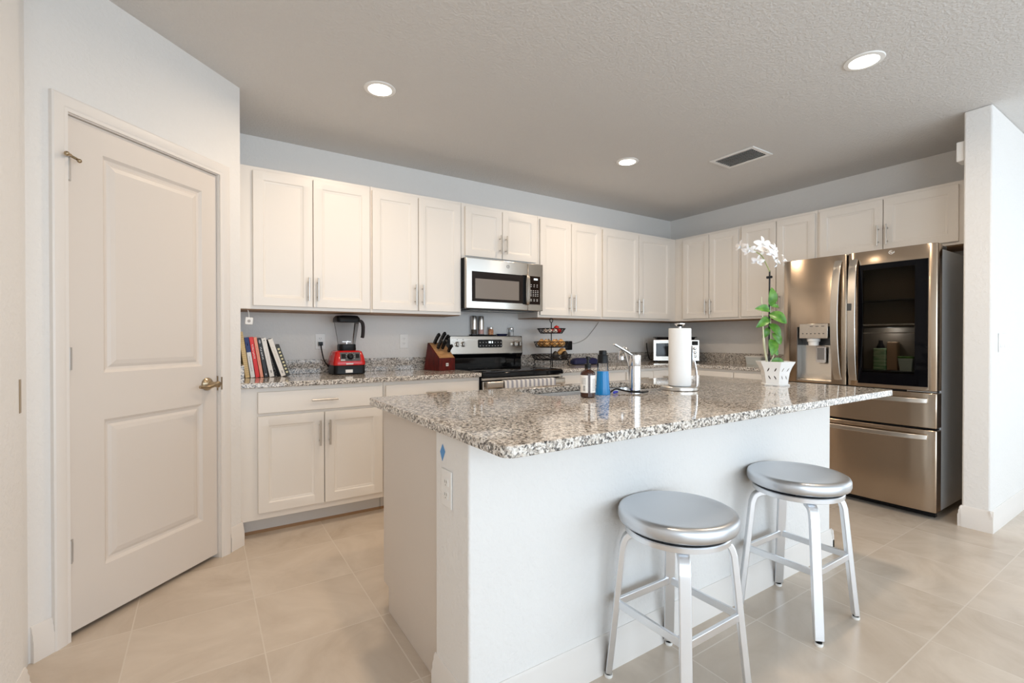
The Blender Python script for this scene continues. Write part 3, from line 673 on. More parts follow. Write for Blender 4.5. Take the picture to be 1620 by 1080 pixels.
cp = face_plate('control_panel', 0.012, W - 0.012, 0.05, 0.97, 0.0005, 0.006, 'steelb', rg, r=0.012)
dp = face_plate('display_panel', 0.282, 0.532, 0.36, 0.80, 0.0068, 0.004, 'blackglass', rg, r=0.012)
M['clock'] = emit('clock_digits', (0.85, 0.95, 1.0), 1.6)
bm = BM()
for i, dx in enumerate((0.390, 0.404, 0.424)):
    pts = rrect(dx, 0.100, dx + 0.010, 0.118, 0.001, 2); bridge(bm, [[slope(x, s_/0.166, o_) for x, s_ in pts] for o_ in (0.0109, 0.0113)])
obj('clock', bm, 'clock', dp)
bm = BM()
for i in range(8):
    for ss in ((0.074,) if 2 < i < 5 else (0.074, 0.104)):
        x = 0.298 + i*0.031; pts = rrect(x, ss, x + 0.009, ss + 0.006, 0.001, 2)
        if ss > 0.1 and 2 < i < 5: continue
        bridge(bm, [[slope(x_, s_/0.166, o_) for x_, s_ in pts] for o_ in (0.0109, 0.0112)])
obj('keys', bm, 'print', dp)
for x in (0.078, 0.135, 0.660, 0.716):
    bm = BM(); c0 = Vector(slope(x, 0.55, 0.0067)); nrm = Vector((0, -0.998, 0.0605)); s_ = Vector((1, 0, 0)); u_ = nrm.cross(s_)
    bridge(bm, [[tuple(c0 + nrm*h_ + (s_*math.cos(2*math.pi*i/24) + u_*math.sin(2*math.pi*i/24))*r_) for i in range(24)] for r_, h_ in ((0.023, 0), (0.023, 0.004), (0.019, 0.006), (0.0175, 0.026), (0.016, 0.028))])
    kn = obj('knob', bm, 'steelb', rg)
    bm = BM(); v_ = [tuple(c0 + nrm*h_ + s_*a + u_*b_) for h_ in (0.0282, 0.034) for a, b_ in ((-0.004, -0.016), (0.004, -0.016), (0.004, 0.016), (-0.004, 0.016))]
    bridge(bm, [v_[:4], v_[4:]]); obj('grip', bm, 'white', kn)
bm = BM()
for s_ in (0.78,):
    for x in (0.078, 0.135, 0.660, 0.716):
        pts = rrect(x - 0.004, s_*0.166, x + 0.004, s_*0.166 + 0.006, 0.001, 2); bridge(bm, [[slope(x_, q/0.166, o_) for x_, q in pts] for o_ in (0.0067, 0.0070)])
obj('burner_marks', bm, 'dkgrey', cp)
# dish towel folded over the oven handle
bm = BM(); n = 30; rows = []
for (y, z) in [(3.0345, 0.62), (3.036, 0.72), (3.037, 0.80), (3.039, 0.840), (3.045, 0.8515), (3.062, 0.8525), (3.079, 0.8525), (3.0825, 0.847), (3.0825, 0.80), (3.083, 0.70)]:
    rows.append([(1.915 + 0.488*i/n, y + (0.0022*math.sin(i*1.3 + z*20) if z < 0.83 and y < 3.06 else 0), z) for i in range(n + 1)])
vs_ = [[bm.verts.new(p_) for p_ in r_] for r_ in rows]
for a in range(len(rows)-1):
    for i in range(n): bm.faces.new((vs_[a][i], vs_[a][i+1], vs_[a+1][i+1], vs_[a+1][i]))
o = obj('dish_towel', bm, 'stripes'); sm = o.modifiers.new('solid', 'SOLIDIFY'); sm.thickness = 0.003; sm.offset = -1
tag(o, 'grey striped white dish towel folded over the oven handle', 'towel')

# ------------------------------------------------------------------ microwave
YM = 3.352
mw = thing('microwave', 'stainless over-the-range microwave mounted under the short cabinet', 'microwave', (1.7485, YM, 1.412))
W = 0.760; H = 0.408
boxo('body', (0.0, 0.036, 0.0, W, 0.40, H), 'black', mw, 0.002)
bm = BM(); prism(bm, [(0.0, 0.0), (0.0, 0.003), (0.006, 0.0), (0.6, 0.0), (0.6, 0.035), (0.0, 0.035)][1:], 0.0, H, 'Z'); dr = obj('door', bm, 'steelb', mw, 0.006, 3)
boxo('control_column', (0.602, 0.0, 0.0, W, 0.035, H), 'steelb', mw, 0.004)
boxo('window_glass', (0.052, -0.0022, 0.058, 0.545, -0.0004, 0.300), 'mwglass', mw, 0.0008)
boxo('window_screen', (0.082, -0.0030, 0.082, 0.505, -0.0024, 0.243), 'mwscreen', mw, 0)
boxo('handle_recess', (0.5455, -0.0018, 0.052, 0.580, -0.0004, 0.303), 'black', mw, 0)
bm = BM(); ribbon(bm, smooth_path([(0.585, -0.006, 0.050), (0.585, -0.026, 0.075), (0.585, -0.033, 0.178), (0.585, -0.026, 0.28), (0.585, -0.006, 0.305)], 5), 0.028, 0.010, (1, 0, 0)); obj('handle', bm, 'steelb', mw, 0.002)
kp = boxo('control_panel', (0.612, -0.0022, 0.055, 0.728, -0.0004, 0.300), 'mwglass', mw, 0.0008)
bm = BM(); box(bm, 0.66, -0.0028, 0.266, 0.70, -0.0024, 0.281); obj('clock', bm, 'clock', kp)
bm = BM()
for j, z in enumerate((0.222, 0.206, 0.172, 0.158, 0.142, 0.127, 0.095, 0.083)):
    for i in range(3 if j < 2 or j > 5 else 4):
        x = 0.625 + i*(0.032 if j < 2 or j > 5 else 0.0235); box(bm, x, -0.0027, z, x + 0.012, -0.0024, z + 0.005)
obj('keys', bm, 'print', kp)
bm = BM(); cx, cz = 0.395, 0.362
def ring(bm, cx, cz, r0, r1, y0, y1, a0=0, a1=360, n=28):
    for i in range(n):
        a, b_ = R(a0 + (a1-a0)*i/n), R(a0 + (a1-a0)*(i+1)/n)
        bridge(bm, [[(cx + r0*math.cos(t), y, cz + r0*math.sin(t)), (cx + r1*math.cos(t), y, cz + r1*math.sin(t)), (cx + r1*math.cos(t), y2, cz + r1*math.sin(t)), (cx + r0*math.cos(t), y2, cz + r0*math.sin(t))] for t in (a, b_) for y, y2 in ((y0, y1),)])
ring(bm, cx, cz, 0.0115, 0.014, -0.0012, -0.0003)
ring(bm, cx - 0.003, cz + 0.001, 0.0025, 0.0042, -0.0012, -0.0003, 40, 330, 14); ring(bm, cx + 0.0045, cz + 0.001, 0.002, 0.0036, -0.0012, -0.0003, -90, 230, 14)
obj('badge', bm, 'dkgrey', mw)
boxo('vent_grille', (0.06, 0.05, -0.008, 0.70, 0.33, -0.0005), 'dkgrey', mw, 0.002)
bm = BM()
for k in range(14): box(bm, 0.09 + k*0.04, 0.08, -0.0105, 0.115 + k*0.04, 0.20, -0.0085)
obj('grease_filter', bm, 'steelb', mw)

# ------------------------------------------------------------------ refrigerator
XF = 3.92
fr = thing('refrigerator', 'large stainless french-door refrigerator with a glass panel door', 'refrigerator', (XF, 2.012, 0), R(-90))
W = 0.957
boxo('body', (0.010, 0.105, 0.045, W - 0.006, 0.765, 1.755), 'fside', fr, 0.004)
boxo('toe_grille', (0.02, 0.07, 0.006, W - 0.02, 0.104, 0.048), 'black', fr, 0.002)
def curved_slab(x0, x1, z0, z1, t=0.10, crown=0.008, rr=0.012):
    # door with a softly crowned front and rounded vertical edges
    bm = BM(); pts = []
    n = 14
    for i in range(n + 1):
        u_ = i/n; x = x0 + (x1-x0)*u_; e = min(u_, 1-u_)*(x1-x0)
        y = -crown*(1 - (2*u_-1)**2) + (rr*(1 - e/rr)**2 if e < rr else 0)
        pts.append((x, y))
    pts.insert(1, (x0 + 0.003, rr*0.56)); pts.insert(1, (x0 + 0.0008, rr*0.85)); pts[0] = (x0, rr*1.4)
    pts.insert(len(pts)-1, (x1 - 0.003, rr*0.56)); pts.insert(len(pts)-1, (x1 - 0.0008, rr*0.85)); pts[-1] = (x1, rr*1.4)
    pts = [(x, y + 0.004) for x, y in pts] + [(x1, t), (x0, t)]
    prism(bm, pts, z0, z1); return bm
dl = obj('door', curved_slab(0.0, 0.446, 0.832, 1.786), 'steel', fr, 0.003)
cbm = BM(); box(cbm, 0.108, -0.05, 0.845, 0.354, 0.085, 1.262); cut(dl, cbm)
dr = obj('door', curved_slab(0.456, W, 0.832, 1.786), 'steel', fr, 0.003)
cbm = BM(); box(cbm, 0.524, -0.05, 0.856, 0.914, 0.093, 1.692); cut(dr, cbm)
d1 = obj('drawer', curved_slab(0.0, W, 0.592, 0.818), 'steel', fr, 0.004)
d2 = obj('drawer', curved_slab(0.0, W, 0.050, 0.578), 'steel', fr, 0.004)
for zz in (0.585, 0.825): boxo('gasket', (0.012, 0.03, zz - 0.0066, W - 0.012, 0.10, zz + 0.0066), 'black', fr, 0)
boxo('gasket', (0.4468, 0.03, 0.834, 0.4552, 0.10, 1.78), 'black', fr, 0)
# door handles: bowed flat bars
def bowed(parent, x, lean, z0, z1):
    bm = BM(); P_ = []
    for i in range(17):
        t = i/16; P_.append((x + lean*math.sin(math.pi*t), -0.012 - 0.055*math.sin(math.pi*t)**0.6, z0 + (z1-z0)*t))
    ribbon(bm, P_, 0.050, 0.014, (1, 0, 0)); return obj('handle', bm, 'steelb', parent, 0.004, 3)
bowed(dl, 0.402, -0.006, 0.868, 1.742); h2 = bowed(dr, 0.500, 0.006, 0.872, 1.738)
bm = BM(); box(bm, 0.482, -0.0762, 1.37, 0.508, -0.0745, 1.42); obj('latch_button', bm, 'dkgrey', h2, 0.002)
def hbar(parent, x0, x1, z):
    bm = BM(); P_ = [(x0 + (x1-x0)*i/16, -0.006 - 0.045*math.sin(math.pi*i/16)**0.4, z) for i in range(17)]
    ribbon(bm, P_, 0.032, 0.016, (0, 0, 1)); return obj('handle', bm, 'steelb', parent, 0.004, 3)
hbar(d1, 0.05, W - 0.045, 0.768); hbar(d2, 0.05, W - 0.045, 0.532)
# dispenser
dsp = boxo('dispenser_well', (0.1085, 0.079, 0.8455, 0.3535, 0.0845, 1.2615), 'dkgrey', fr, 0)
M['well'] = mat('dispenser_grey', (0.33, 0.335, 0.34), 0.25, 0.8)
bm = BM(); box(bm, 0.1085, 0.002, 0.8455, 0.111, 0.0785, 1.2615); box(bm, 0.351, 0.002, 0.8455, 0.3535, 0.0785, 1.2615); obj('well_sides', bm, 'well', dsp)
bm = BM(); prism(bm, [(0.004, 0.8455), (0.0785, 0.8455), (0.0785, 1.12), (0.072, 1.12), (0.066, 0.90), (0.050, 0.862), (0.004, 0.852)], 0.1115, 0.3505, 'X'); obj('drip_tray', bm, 'steelb', dsp)
bm = BM(); prism(bm, [(-0.030, 1.172), (-0.026, 1.285), (0.0, 1.287), (0.0, 1.263), (0.078, 1.260), (0.078, 1.185)], 0.138, 0.338, 'X'); dc = obj('dispenser_panel', bm, 'steelb', fr, 0.003)
bm = BM()
for i in range(6): box(bm, 0.160 + i*0.029, -0.0320, 1.206, 0.169 + i*0.029, -0.0290, 1.212)
for i in range(3): box(bm, 0.215 + i*0.04, -0.0302, 1.262, 0.235 + i*0.04, -0.0275, 1.266)
obj('panel_print', bm, 'dkgrey', dc)
bm = BM(); lathe(bm, [(0.046, 1.171), (0.043, 1.150), (0.036, 1.145), (0.034, 1.118)], 24, (0.220, 0.020)); obj('nozzle', bm, 'white', fr)
bm = BM(); prism(bm, rrect(0.228, 0.985, 0.296, 1.112, 0.010), 0.040, 0.052, 'Y'); pd = obj('dispenser_paddle', bm, 'chrome', fr, 0.002)
boxo('paddle_face', (0.238, 0.0385, 1.01, 0.286, 0.0397, 1.10), 'well', pd, 0)
# glass door panel: bezel, pane, shelves, interior
bm = BM()
for a in ((0.5245, 0.8565, 0.552, 1.6915), (0.846, 0.8565, 0.9135, 1.6915), (0.552, 0.8565, 0.846, 0.935), (0.552, 1.655, 0.846, 1.6915)): box(bm, a[0], -0.0035, a[1], a[2], 0.0005, a[3])
gp = obj('glass_bezel', bm, 'bezel', fr)
bm = BM(); box(bm, 0.553, -0.0025, 0.936, 0.845, -0.0005, 1.654); obj('glass_pane', bm, 'fridgeglass', fr)
M['liner'] = mat('fridge_liner', (0.16, 0.13, 0.10), 0.5)
bm = BM(); box(bm, 0.5255, 0.0895, 0.857, 0.9125, 0.0925, 1.69); li = obj('liner', bm, 'liner', fr)
for z in (1.246, 1.432, 0.945): boxo('shelf', (0.527, 0.006, z, 0.911, 0.0890, z + 0.008), 'dkgrey', fr, 0.001)
bm = BM(); box(bm, 0.553, 0.004, 1.262, 0.845, 0.0055, 1.272); obj('shelf_rail', bm, 'chrome', fr)
bm = BM(); box(bm, 0.553, 0.004, 1.207, 0.845, 0.0055, 1.214); obj('shelf_rail', bm, 'chrome', fr)
l = bpy.data.lights.new('fridge_lamp', 'POINT'); l.energy = 0.8; l.color = (0.9, 0.95, 1.0); l.shadow_soft_size = 0.01
lo = bpy.data.objects.new('fridge_lamp', l); C.objects.link(lo); lo.parent = fr; lo.location = (0.70, 0.02, 1.228)
for hx in (0.86,): boxo('hinge_cover', (hx, 0.06, 1.7562, W - 0.008, 0.22, 1.782), 'dkgrey', fr, 0.006)
boxo('hinge_cover', (0.008, 0.06, 1.7562, 0.10, 0.22, 1.782), 'dkgrey', fr, 0.006)
bm = BM(); box(bm, 0.80, 0.02, 0.822, 0.955, 0.05, 0.828); obj('hinge', bm, 'chrome', fr)
for fx in (0.06, W - 0.06):
    bm = BM(); lathe(bm, [(0.02, 0.0), (0.022, 0.004), (0.018, 0.044)], 16, (fx, 0.14)); obj('foot', bm, 'black', fr)
bm = BM()   # round maker's mark on the door
ring(bm, 0.717, 1.757, 0.0105, 0.013, -0.0090, -0.0038, 60, 360, 26); box(bm, 0.719, -0.0090, 1.755, 0.729, -0.0038, 1.7575); sphere(bm, (0.713, -0.006, 1.761), 0.0022, u=8, v=6)
box(bm, 0.715, -0.0090, 1.7515, 0.7165, -0.0038, 1.762); box(bm, 0.733, -0.009, 1.751, 0.7345, -0.0038, 1.763)
obj('badge', bm, 'white', fr)
def fw(x, y, z=0): return (XF + y, 2.012 - x, z)
M['greenlab'] = tone(mat('green_label', (0.2, 0.5, 0.25), 0.5), (0.10, 0.33, 0.14), (0.55, 0.68, 0.45), 26, 3, (0.4, 0.4, 2.2))
t = thing('juice_jug', 'green labelled jug with dark cap behind the refrigerator glass', 'jug', fw(0.642, 0.048, 0.9535))
bm = BM(); prism(bm, rrect(-0.028, -0.037, 0.028, 0.037, 0.012), 0.0, 0.150); obj('label_sleeve', bm, 'greenlab', t, 0.003)
bm = BM(); lathe(bm, [(0.026, 0.1505), (0.024, 0.165), (0.013, 0.185), (0.013, 0.205)], 20); obj('cap', bm, 'black', t)
M['kraft'] = mat('kraft_brown', (0.38, 0.24, 0.14), 0.7)
bm = BM(); prism(bm, rrect(-0.025, -0.030, 0.025, 0.030, 0.006), 0.0, 0.195); tag(obj('carton', bm, 'kraft', None, 0.004, loc=fw(0.712, 0.056, 0.9535)), 'brown carton beside the green jug behind the refrigerator glass', 'carton')
M['frost'] = mat('frosted_plastic', (0.55, 0.66, 0.62), 0.3)
t = thing('food_tub', 'pale plastic tub with green lid behind the refrigerator glass', 'tub', fw(0.790, 0.048, 0.9535))
bm = BM(); bridge(bm, [[(x, y, z) for x, y in rrect(-a, -a*1.2, a, a*1.2, 0.008)] for a, z in ((0.027, 0), (0.035, 0.085))]); obj('tub', bm, 'frost', t)
bm = BM(); prism(bm, rrect(-0.036, -0.043, 0.036, 0.043, 0.009), 0.0855, 0.098); obj('lid', bm, 'leaf', t, 0.002)

# ------------------------------------------------------------------ stools
st = thing('bar_stool', 'brushed aluminium backless bar stool nearest the camera', 'stool', (1.334, 1.031, 0), 0, 'aluminium stools at the island')
bm = BM(); lathe(bm, [(0.150, 0.553), (0.178, 0.553), (0.189, 0.559), (0.193, 0.570), (0.193, 0.588), (0.189, 0.598), (0.180, 0.603), (0.170, 0.6035), (0.150, 0.600), (0.10, 0.596), (0.05, 0.5945), (0.012, 0.594)], 72)
obj('seat', bm, 'aluseat', st, ang=60)
bm = BM(); lathe(bm, [(0.10, 0.542), (0.10, 0.5525)], 32)
for k in range(4): a = R(90*k + 20); box(bm, 0.14*math.cos(a) - 0.012, 0.14*math.sin(a) - 0.012, 0.542, 0.14*math.cos(a) + 0.012, 0.14*math.sin(a) + 0.012, 0.5525)
obj('swivel', bm, 'black', st)
bm = BM(); lathe(bm, [(0.05, 0.520), (0.164, 0.520), (0.170, 0.523), (0.171, 0.538), (0.168, 0.5415), (0.05, 0.5415)], 64); obj('seat_ring', bm, 'alu', st)
for sx in (-1, 1):
    for sy in (-1, 1):
        a = Vector((sx, sy, 0)).normalized()
        pts = smooth_path([a*0.115 + Vector((0, 0, 0.5085)), a*0.142 + Vector((0, 0, 0.5065)), a*0.164 + Vector((0, 0, 0.494)), a*0.1755 + Vector((0, 0, 0.468)), a*0.181 + Vector((0, 0, 0.43)), a*0.2045 + Vector((0, 0, 0.20)), a*0.224 + Vector((0, 0, 0.018))], 5)
        bm = BM(); ribbon(bm, pts, 0.036, 0.021, (-a.y, a.x, 0)); lg = obj('leg', bm, 'alu', st, 0.003, 2)
        bm = BM(); fx, fy = a.x*0.225, a.y*0.225; lathe(bm, [(0.013, 0.0), (0.0145, 0.003), (0.0145, 0.0115)], 16, (fx, fy)); obj('foot_glide', bm, 'white', lg)
        bm = BM(); lathe(bm, [(0.0115, 0.0118), (0.0115, 0.0175)], 12, (fx, fy)); obj('foot_gasket', bm, 'black', lg)
q = 0.199*0.7071
for (x0, y0, x1, y1, wd) in ((-q, -q, q, -q, (0, 1, 0)), (-q, q, q, q, (0, 1, 0)), (-q, -q, -q, q, (1, 0, 0)), (q, -q, q, q, (1, 0, 0))):
    bm = BM(); d = Vector((x1-x0, y1-y0, 0)).normalized()*0.006; ribbon(bm, [(x0 + d.x, y0 + d.y, 0.262), (x1 - d.x, y1 - d.y, 0.262)], 0.012, 0.026, wd); obj('stretcher', bm, 'alu', st, 0.002)
copy_tree(st, 'brushed aluminium backless bar stool farther off, nearest the refrigerator', (2.126, 1.03, 0), 0)

# ------------------------------------------------------------------ things on the left counter
def book(label, x, lean, t_, H, D, cover, spine, deco=None, y=3.532):
    o = thing('book', label, 'book', (x, y, CT + 0.0006), 0, 'cookbooks leaning by the pantry wall'); o.rotation_euler = (0, -R(lean), 0)
    bm = BM(); box(bm, 0, 0.0025, 0, 0.0022, D, H); box(bm, t_ - 0.0022, 0.0025, 0, t_, D, H); obj('cover', bm, mat('cover', cover, 0.4), o, 0.0004)
    boxo('spine', (0, 0, 0, t_, 0.0024, H), mat('spine', spine, 0.45), o, 0.001)
    boxo('pages', (0.0024, 0.004, 0.003, t_ - 0.0024, D - 0.004, H - 0.003), 'paper', o, 0)
    if deco:
        for (nm, col, rects) in deco:
            bm = BM()
            for (a, z0, b_, z1) in rects: box(bm, a*t_, -0.0006, z0*H, b_*t_, -0.0001, z1*H)
            obj(nm, bm, mat(nm, col, 0.5), o)
    return o
random.seed(3)
def letters(a, b_, z0, z1, n):
    out = []; st_ = (z1 - z0)/n
    for i in range(n):
        z = z0 + i*st_; wob = random.uniform(0, 0.12)*(b_-a)
        out += [(a, z, b_ - wob, z + st_*0.26)]
        if i % 3 != 1: out.append((a if i % 2 else (a+b_)/2, z + st_*0.26, (a + (b_-a)*0.25) if i % 2 else (a+b_)/2 + (b_-a)*0.25, z + st_*0.72))
    return out
book('tall tan ruled-spine book at the left end against the pantry wall', 0.230, 7.6, 0.025, 0.302, 0.19, (0.62, 0.45, 0.20), (0.70, 0.52, 0.25), [('spine_lines', (0.42, 0.30, 0.13), [(0.05, 0.06 + 0.045*i, 0.95, 0.066 + 0.045*i) for i in range(20)])])
book('book with a navy top and white lower spine, second from the pantry wall', 0.260, 8.0, 0.025, 0.266, 0.19, (0.75, 0.75, 0.74), (0.78, 0.78, 0.77), [('spine_band', (0.015, 0.035, 0.16), [(0, 0.63, 1, 1)]), ('spine_title', (0.30, 0.31, 0.34), letters(0.35, 0.65, 0.16, 0.55, 14)), ('spine_mark', (0.8, 0.8, 0.8), [(0.4, 0.80, 0.6, 0.83), (0.45, 0.84, 0.6, 0.86)])], y=3.5315)
book('bright red book with white title between the navy-white and salmon books', 0.289, 8.2, 0.023, 0.268, 0.19, (0.60, 0.02, 0.02), (0.72, 0.02, 0.02), [('spine_title', (0.88, 0.80, 0.78), letters(0.30, 0.72, 0.47, 0.83, 9))])
book('slim salmon pink book between the red and the black books', 0.316, 8.6, 0.0185, 0.268, 0.19, (0.75, 0.28, 0.18), (0.82, 0.33, 0.22), [('spine_title', (0.60, 0.12, 0.08), letters(0.35, 0.65, 0.30, 0.78, 12))])
book('black book with white title next to the upright white book', 0.341, 9.6, 0.022, 0.262, 0.19, (0.012, 0.012, 0.013), (0.015, 0.015, 0.017), [('spine_title', (0.80, 0.82, 0.86), letters(0.3, 0.72, 0.46, 0.80, 8)), ('spine_mark', (0.8, 0.82, 0.9), [(0.3, 0.88, 0.7, 0.93), (0.4, 0.86, 0.6, 0.95), (0.4, 0.05, 0.6, 0.09)])])
book('white book leaning against the black titled book', 0.371, 11.0, 0.028, 0.262, 0.19, (0.70, 0.68, 0.66), (0.80, 0.78, 0.75), [('spine_mark', (0.08, 0.08, 0.08), [(0.42, 0.93, 0.62, 0.955), (0.40, 0.10, 0.7, 0.115), (0.40, 0.125, 0.7, 0.14), (0.40, 0.15, 0.7, 0.165)]), ('spine_title', (0.60, 0.55, 0.50), letters(0.38, 0.66, 0.30, 0.75, 14))])
book('white-spined book with black cover, tilted away from the other books', 0.441, 18.0, 0.029, 0.262, 0.19, (0.012, 0.012, 0.012), (0.80, 0.77, 0.72), [('spine_mark', (0.15, 0.13, 0.12), [(0.40, 0.08, 0.66, 0.095), (0.40, 0.105, 0.66, 0.12), (0.40, 0.13, 0.66, 0.145)]), ('spine_title', (0.62, 0.52, 0.40), letters(0.38, 0.62, 0.35, 0.8, 12))])
book('small black book with a row of yellow squares, rightmost of the row', 0.4725, 18.0, 0.0255, 0.222, 0.17, (0.02, 0.018, 0.012), (0.02, 0.018, 0.012), [('spine_squares', (0.72, 0.66, 0.40), [(0.25, 0.10 + 0.105*i, 0.75, 0.155 + 0.105*i) for i in range(8)])])

# blender
bl = thing('blender', 'red countertop blender with a clear jar and black lid', 'blender', (0.882, 3.582, CT + 0.0003))
def sq(hx, hy, r, z, n=4): return [(x, y, z) for x, y in rrect(-hx, -hy, hx, hy, r, n)]
bm = BM(); bridge(bm, [sq(0.105, 0.105, 0.03, 0), sq(0.111, 0.111, 0.03, 0.008), sq(0.110, 0.110, 0.03, 0.062), sq(0.108, 0.108, 0.03, 0.066)]); obj('base', bm, 'black', bl)
bm = BM(); bridge(bm, [sq(0.112, 0.111, 0.032, 0.0665), sq(0.113, 0.112, 0.032, 0.085), sq(0.105, 0.100, 0.03, 0.130), sq(0.094, 0.086, 0.03, 0.163), sq(0.082, 0.074, 0.03, 0.170)]); obj('housing', bm, 'red', bl)
def onface(x, t, off): return (x, -0.112 + 0.026*t - off, 0.085 + 0.078*t)
def plate_on(name, x0, x1, t0, t1, off, th, m, parent, r=0.004):
    bm = BM(); k = 0.0822; pts = rrect(x0, t0*k, x1, t1*k, r, 4); bridge(bm, [[onface(x, t_/k, o_) for x, t_ in pts] for o_ in (off, off + th)]); return obj(name, bm, m, parent)
M['panelg'] = mat('panel_grey', (0.09, 0.09, 0.095), 0.35)
cpn = plate_on('control_panel', -0.068, 0.072, 0.16, 0.94, -0.003, 0.008, 'panelg', bl)
plate_on('switch', -0.060, -0.030, 0.42, 0.80, 0.0055, 0.004, 'black', cpn, 0.002); plate_on('switch', 0.040, 0.064, 0.42, 0.80, 0.0055, 0.004, 'black', cpn, 0.002)
bm = BM(); c0 = Vector(onface(0.002, 0.56, 0.0055)); nrm = Vector((0, -0.949, 0.316)); s_ = Vector((1, 0, 0)); u_ = nrm.cross(s_)
bridge(bm, [[tuple(c0 + nrm*h_ + (s_*math.cos(2*math.pi*i/24) + u_*math.sin(2*math.pi*i/24))*r_) for i in range(24)] for r_, h_ in ((0.023, 0), (0.021, 0.006), (0.017, 0.018), (0.014, 0.020))]); obj('dial', bm, 'black', cpn)
bm = BM()
for i in range(9):
    a = R(-30 + 30*i); p0 = c0 + (s_*math.cos(a) + u_*math.sin(a))*0.0295
    bridge(bm, [[tuple(p0 + nrm*h_ + s_*dx + u_*dz) for dx, dz in ((-.0015, -.0015), (.0015, -.0015), (.0015, .0015), (-.0015, .0015))] for h_ in (0.0001, 0.0006)])
obj('dial_marks', bm, 'print', cpn)
plate_on('panel_print', -0.066, -0.036, 0.20, 0.30, 0.0052, 0.0006, 'print', cpn, 0.001)
bm = BM(); box(bm, -0.03, -0.1134, 0.072, 0.02, -0.1125, 0.082); obj('name_strip', bm, 'print', bl)
bm = BM(); box(bm, -0.034, -0.1118, 0.014, 0.016, -0.1112, 0.036); obj('sticker', bm, 'white', bl)
bm = BM(); bridge(bm, [sq(0.058, 0.058, 0.03, 0.1705), sq(0.060, 0.060, 0.03, 0.178), sq(0.058, 0.058, 0.028, 0.212), sq(0.054, 0.054, 0.026, 0.216)]); obj('jar_collar', bm, 'black', bl)
bm = BM(); bridge(bm, [sq(0.055, 0.055, 0.022, 0.2165), sq(0.060, 0.060, 0.022, 0.26), sq(0.076, 0.076, 0.024, 0.375)], False, False); obj('jar', bm, 'clear', bl)
bm = BM(); tube(bm, [(0, 0, 0.217), (0, 0, 0.232)], 0.010, 12); box(bm, -0.03, -0.004, 0.232, 0.03, 0.004, 0.235); box(bm, -0.004, -0.03, 0.2355, 0.004, 0.03, 0.2385); obj('blade', bm, 'chrome', bl)
bm = BM(); bridge(bm, [sq(0.079, 0.079, 0.026, 0.3755), sq(0.083, 0.083, 0.028, 0.380), sq(0.082, 0.082, 0.028, 0.405), sq(0.070, 0.070, 0.03, 0.423), sq(0.035, 0.035, 0.02, 0.427)]); obj('lid', bm, 'black', bl)
bm = BM(); ribbon(bm, smooth_path([(0.080, 0, 0.385), (0.100, 0, 0.388), (0.116, 0, 0.372), (0.121, 0, 0.34), (0.119, 0, 0.285), (0.114, 0, 0.262)], 5), 0.030, 0.020, (0, 1, 0)); obj('handle', bm, mat('handle_brown_black', (0.018, 0.007, 0.005), 0.5, Specular_IOR_Level=0.25), bl, 0.005, 3)
bm = BM(); tube(bm, smooth_path([(-0.150, 0.156, 0.212), (-0.150, 0.135, 0.205), (-0.148, 0.125, 0.17), (-0.135, 0.11, 0.10), (-0.115, 0.09, 0.06), (-0.108, 0.08, 0.045)], 6), 0.0045, 8)
box(bm, -0.165, 0.142, 0.205, -0.135, 0.164, 0.232); obj('power_cord', bm, 'black', bl)

# knife block with knives
KB = (1.640, 3.470); KA = R(11)
kb = thing('knife_block', 'red-stained wooden knife block with a slanted top', 'knife block', (KB[0], KB[1], CT + 0.0004), KA)
M['cherry'] = tone(mat('cherry_wood', (0.2, 0.02, 0.012), 0.32, Specular_IOR_Level=0.25), (0.055, 0.005, 0.004), (0.13, 0.010, 0.006), 14, 4, (6, 6, 1))
M['ltwood'] = tone(mat('light_wood', (0.45, 0.24, 0.10), 0.4), (0.36, 0.18, 0.07), (0.52, 0.30, 0.14), 20, 4, (1, 6, 6))
bm = BM(); prism(bm, [(0.0, 0.0), (0.215, 0.0), (0.162, 0.222), (0.148, 0.222), (0.0, 0.100)], -0.078, 0.078, 'X'); obj('block', bm, 'cherry', kb, 0.002)
bm = BM(); sl = Vector((0, 0.148, 0.122)).normalized(); nb = Vector((0, -0.122, 0.148)).normalized(); b0 = Vector((0, 0, 0.100))
def onb(x, s_, h_): return tuple(b0 + Vector((x, 0, 0)) + sl*s_ + nb*h_)
bridge(bm, [[onb(-0.073, 0.004, h_), onb(0.073, 0.004, h_), onb(0.073, 0.186, h_), onb(-0.073, 0.186, h_)] for h_ in (0.0003, 0.0018)]); obj('top_face', bm, 'ltwood', kb)
bm = BM(); box(bm, -0.012, -0.0012, 0.036, 0.012, -0.0002, 0.060); em = obj('emblem', bm, 'white', kb)
bm = BM()
for dx in (-0.005, 0.004): sphere(bm, (dx, -0.0014, 0.054), 0.0018, 1, 0.25, 1, 8, 6); box(bm, dx - 0.0018, -0.0016, 0.041, dx + 0.0018, -0.00125, 0.0515); box(bm, dx - 0.005, -0.0016, 0.0485, dx + 0.005, -0.00125, 0.050)
obj('emblem_figures', bm, 'dark', em)
def kpt(x, s_, h_):
    p_ = Vector(onb(x, s_, h_)); return (KB[0] + p_.x*math.cos(KA) - p_.y*math.sin(KA), KB[1] + p_.x*math.sin(KA) + p_.y*math.cos(KA), CT + 0.0004 + p_.z)
kl = [(-0.040, 0.165, 0.115, 0.014, 'black-handled knife at the back left slot of the knife block'), (0.012, 0.165, 0.128, 0.015, 'tallest black-handled knife at the back centre of the knife block'),
      (0.044, 0.150, 0.112, 0.014, 'black-handled knife at the back right slot of the knife block'), (-0.040, 0.105, 0.100, 0.013, 'black-handled knife in the left slot of the middle row'),
      (0.000, 0.100, 0.100, 0.013, 'black-handled knife in the centre slot of the middle row'), (0.040, 0.060, 0.085, 0.012, 'short black-handled knife low at the front right of the knife block')]
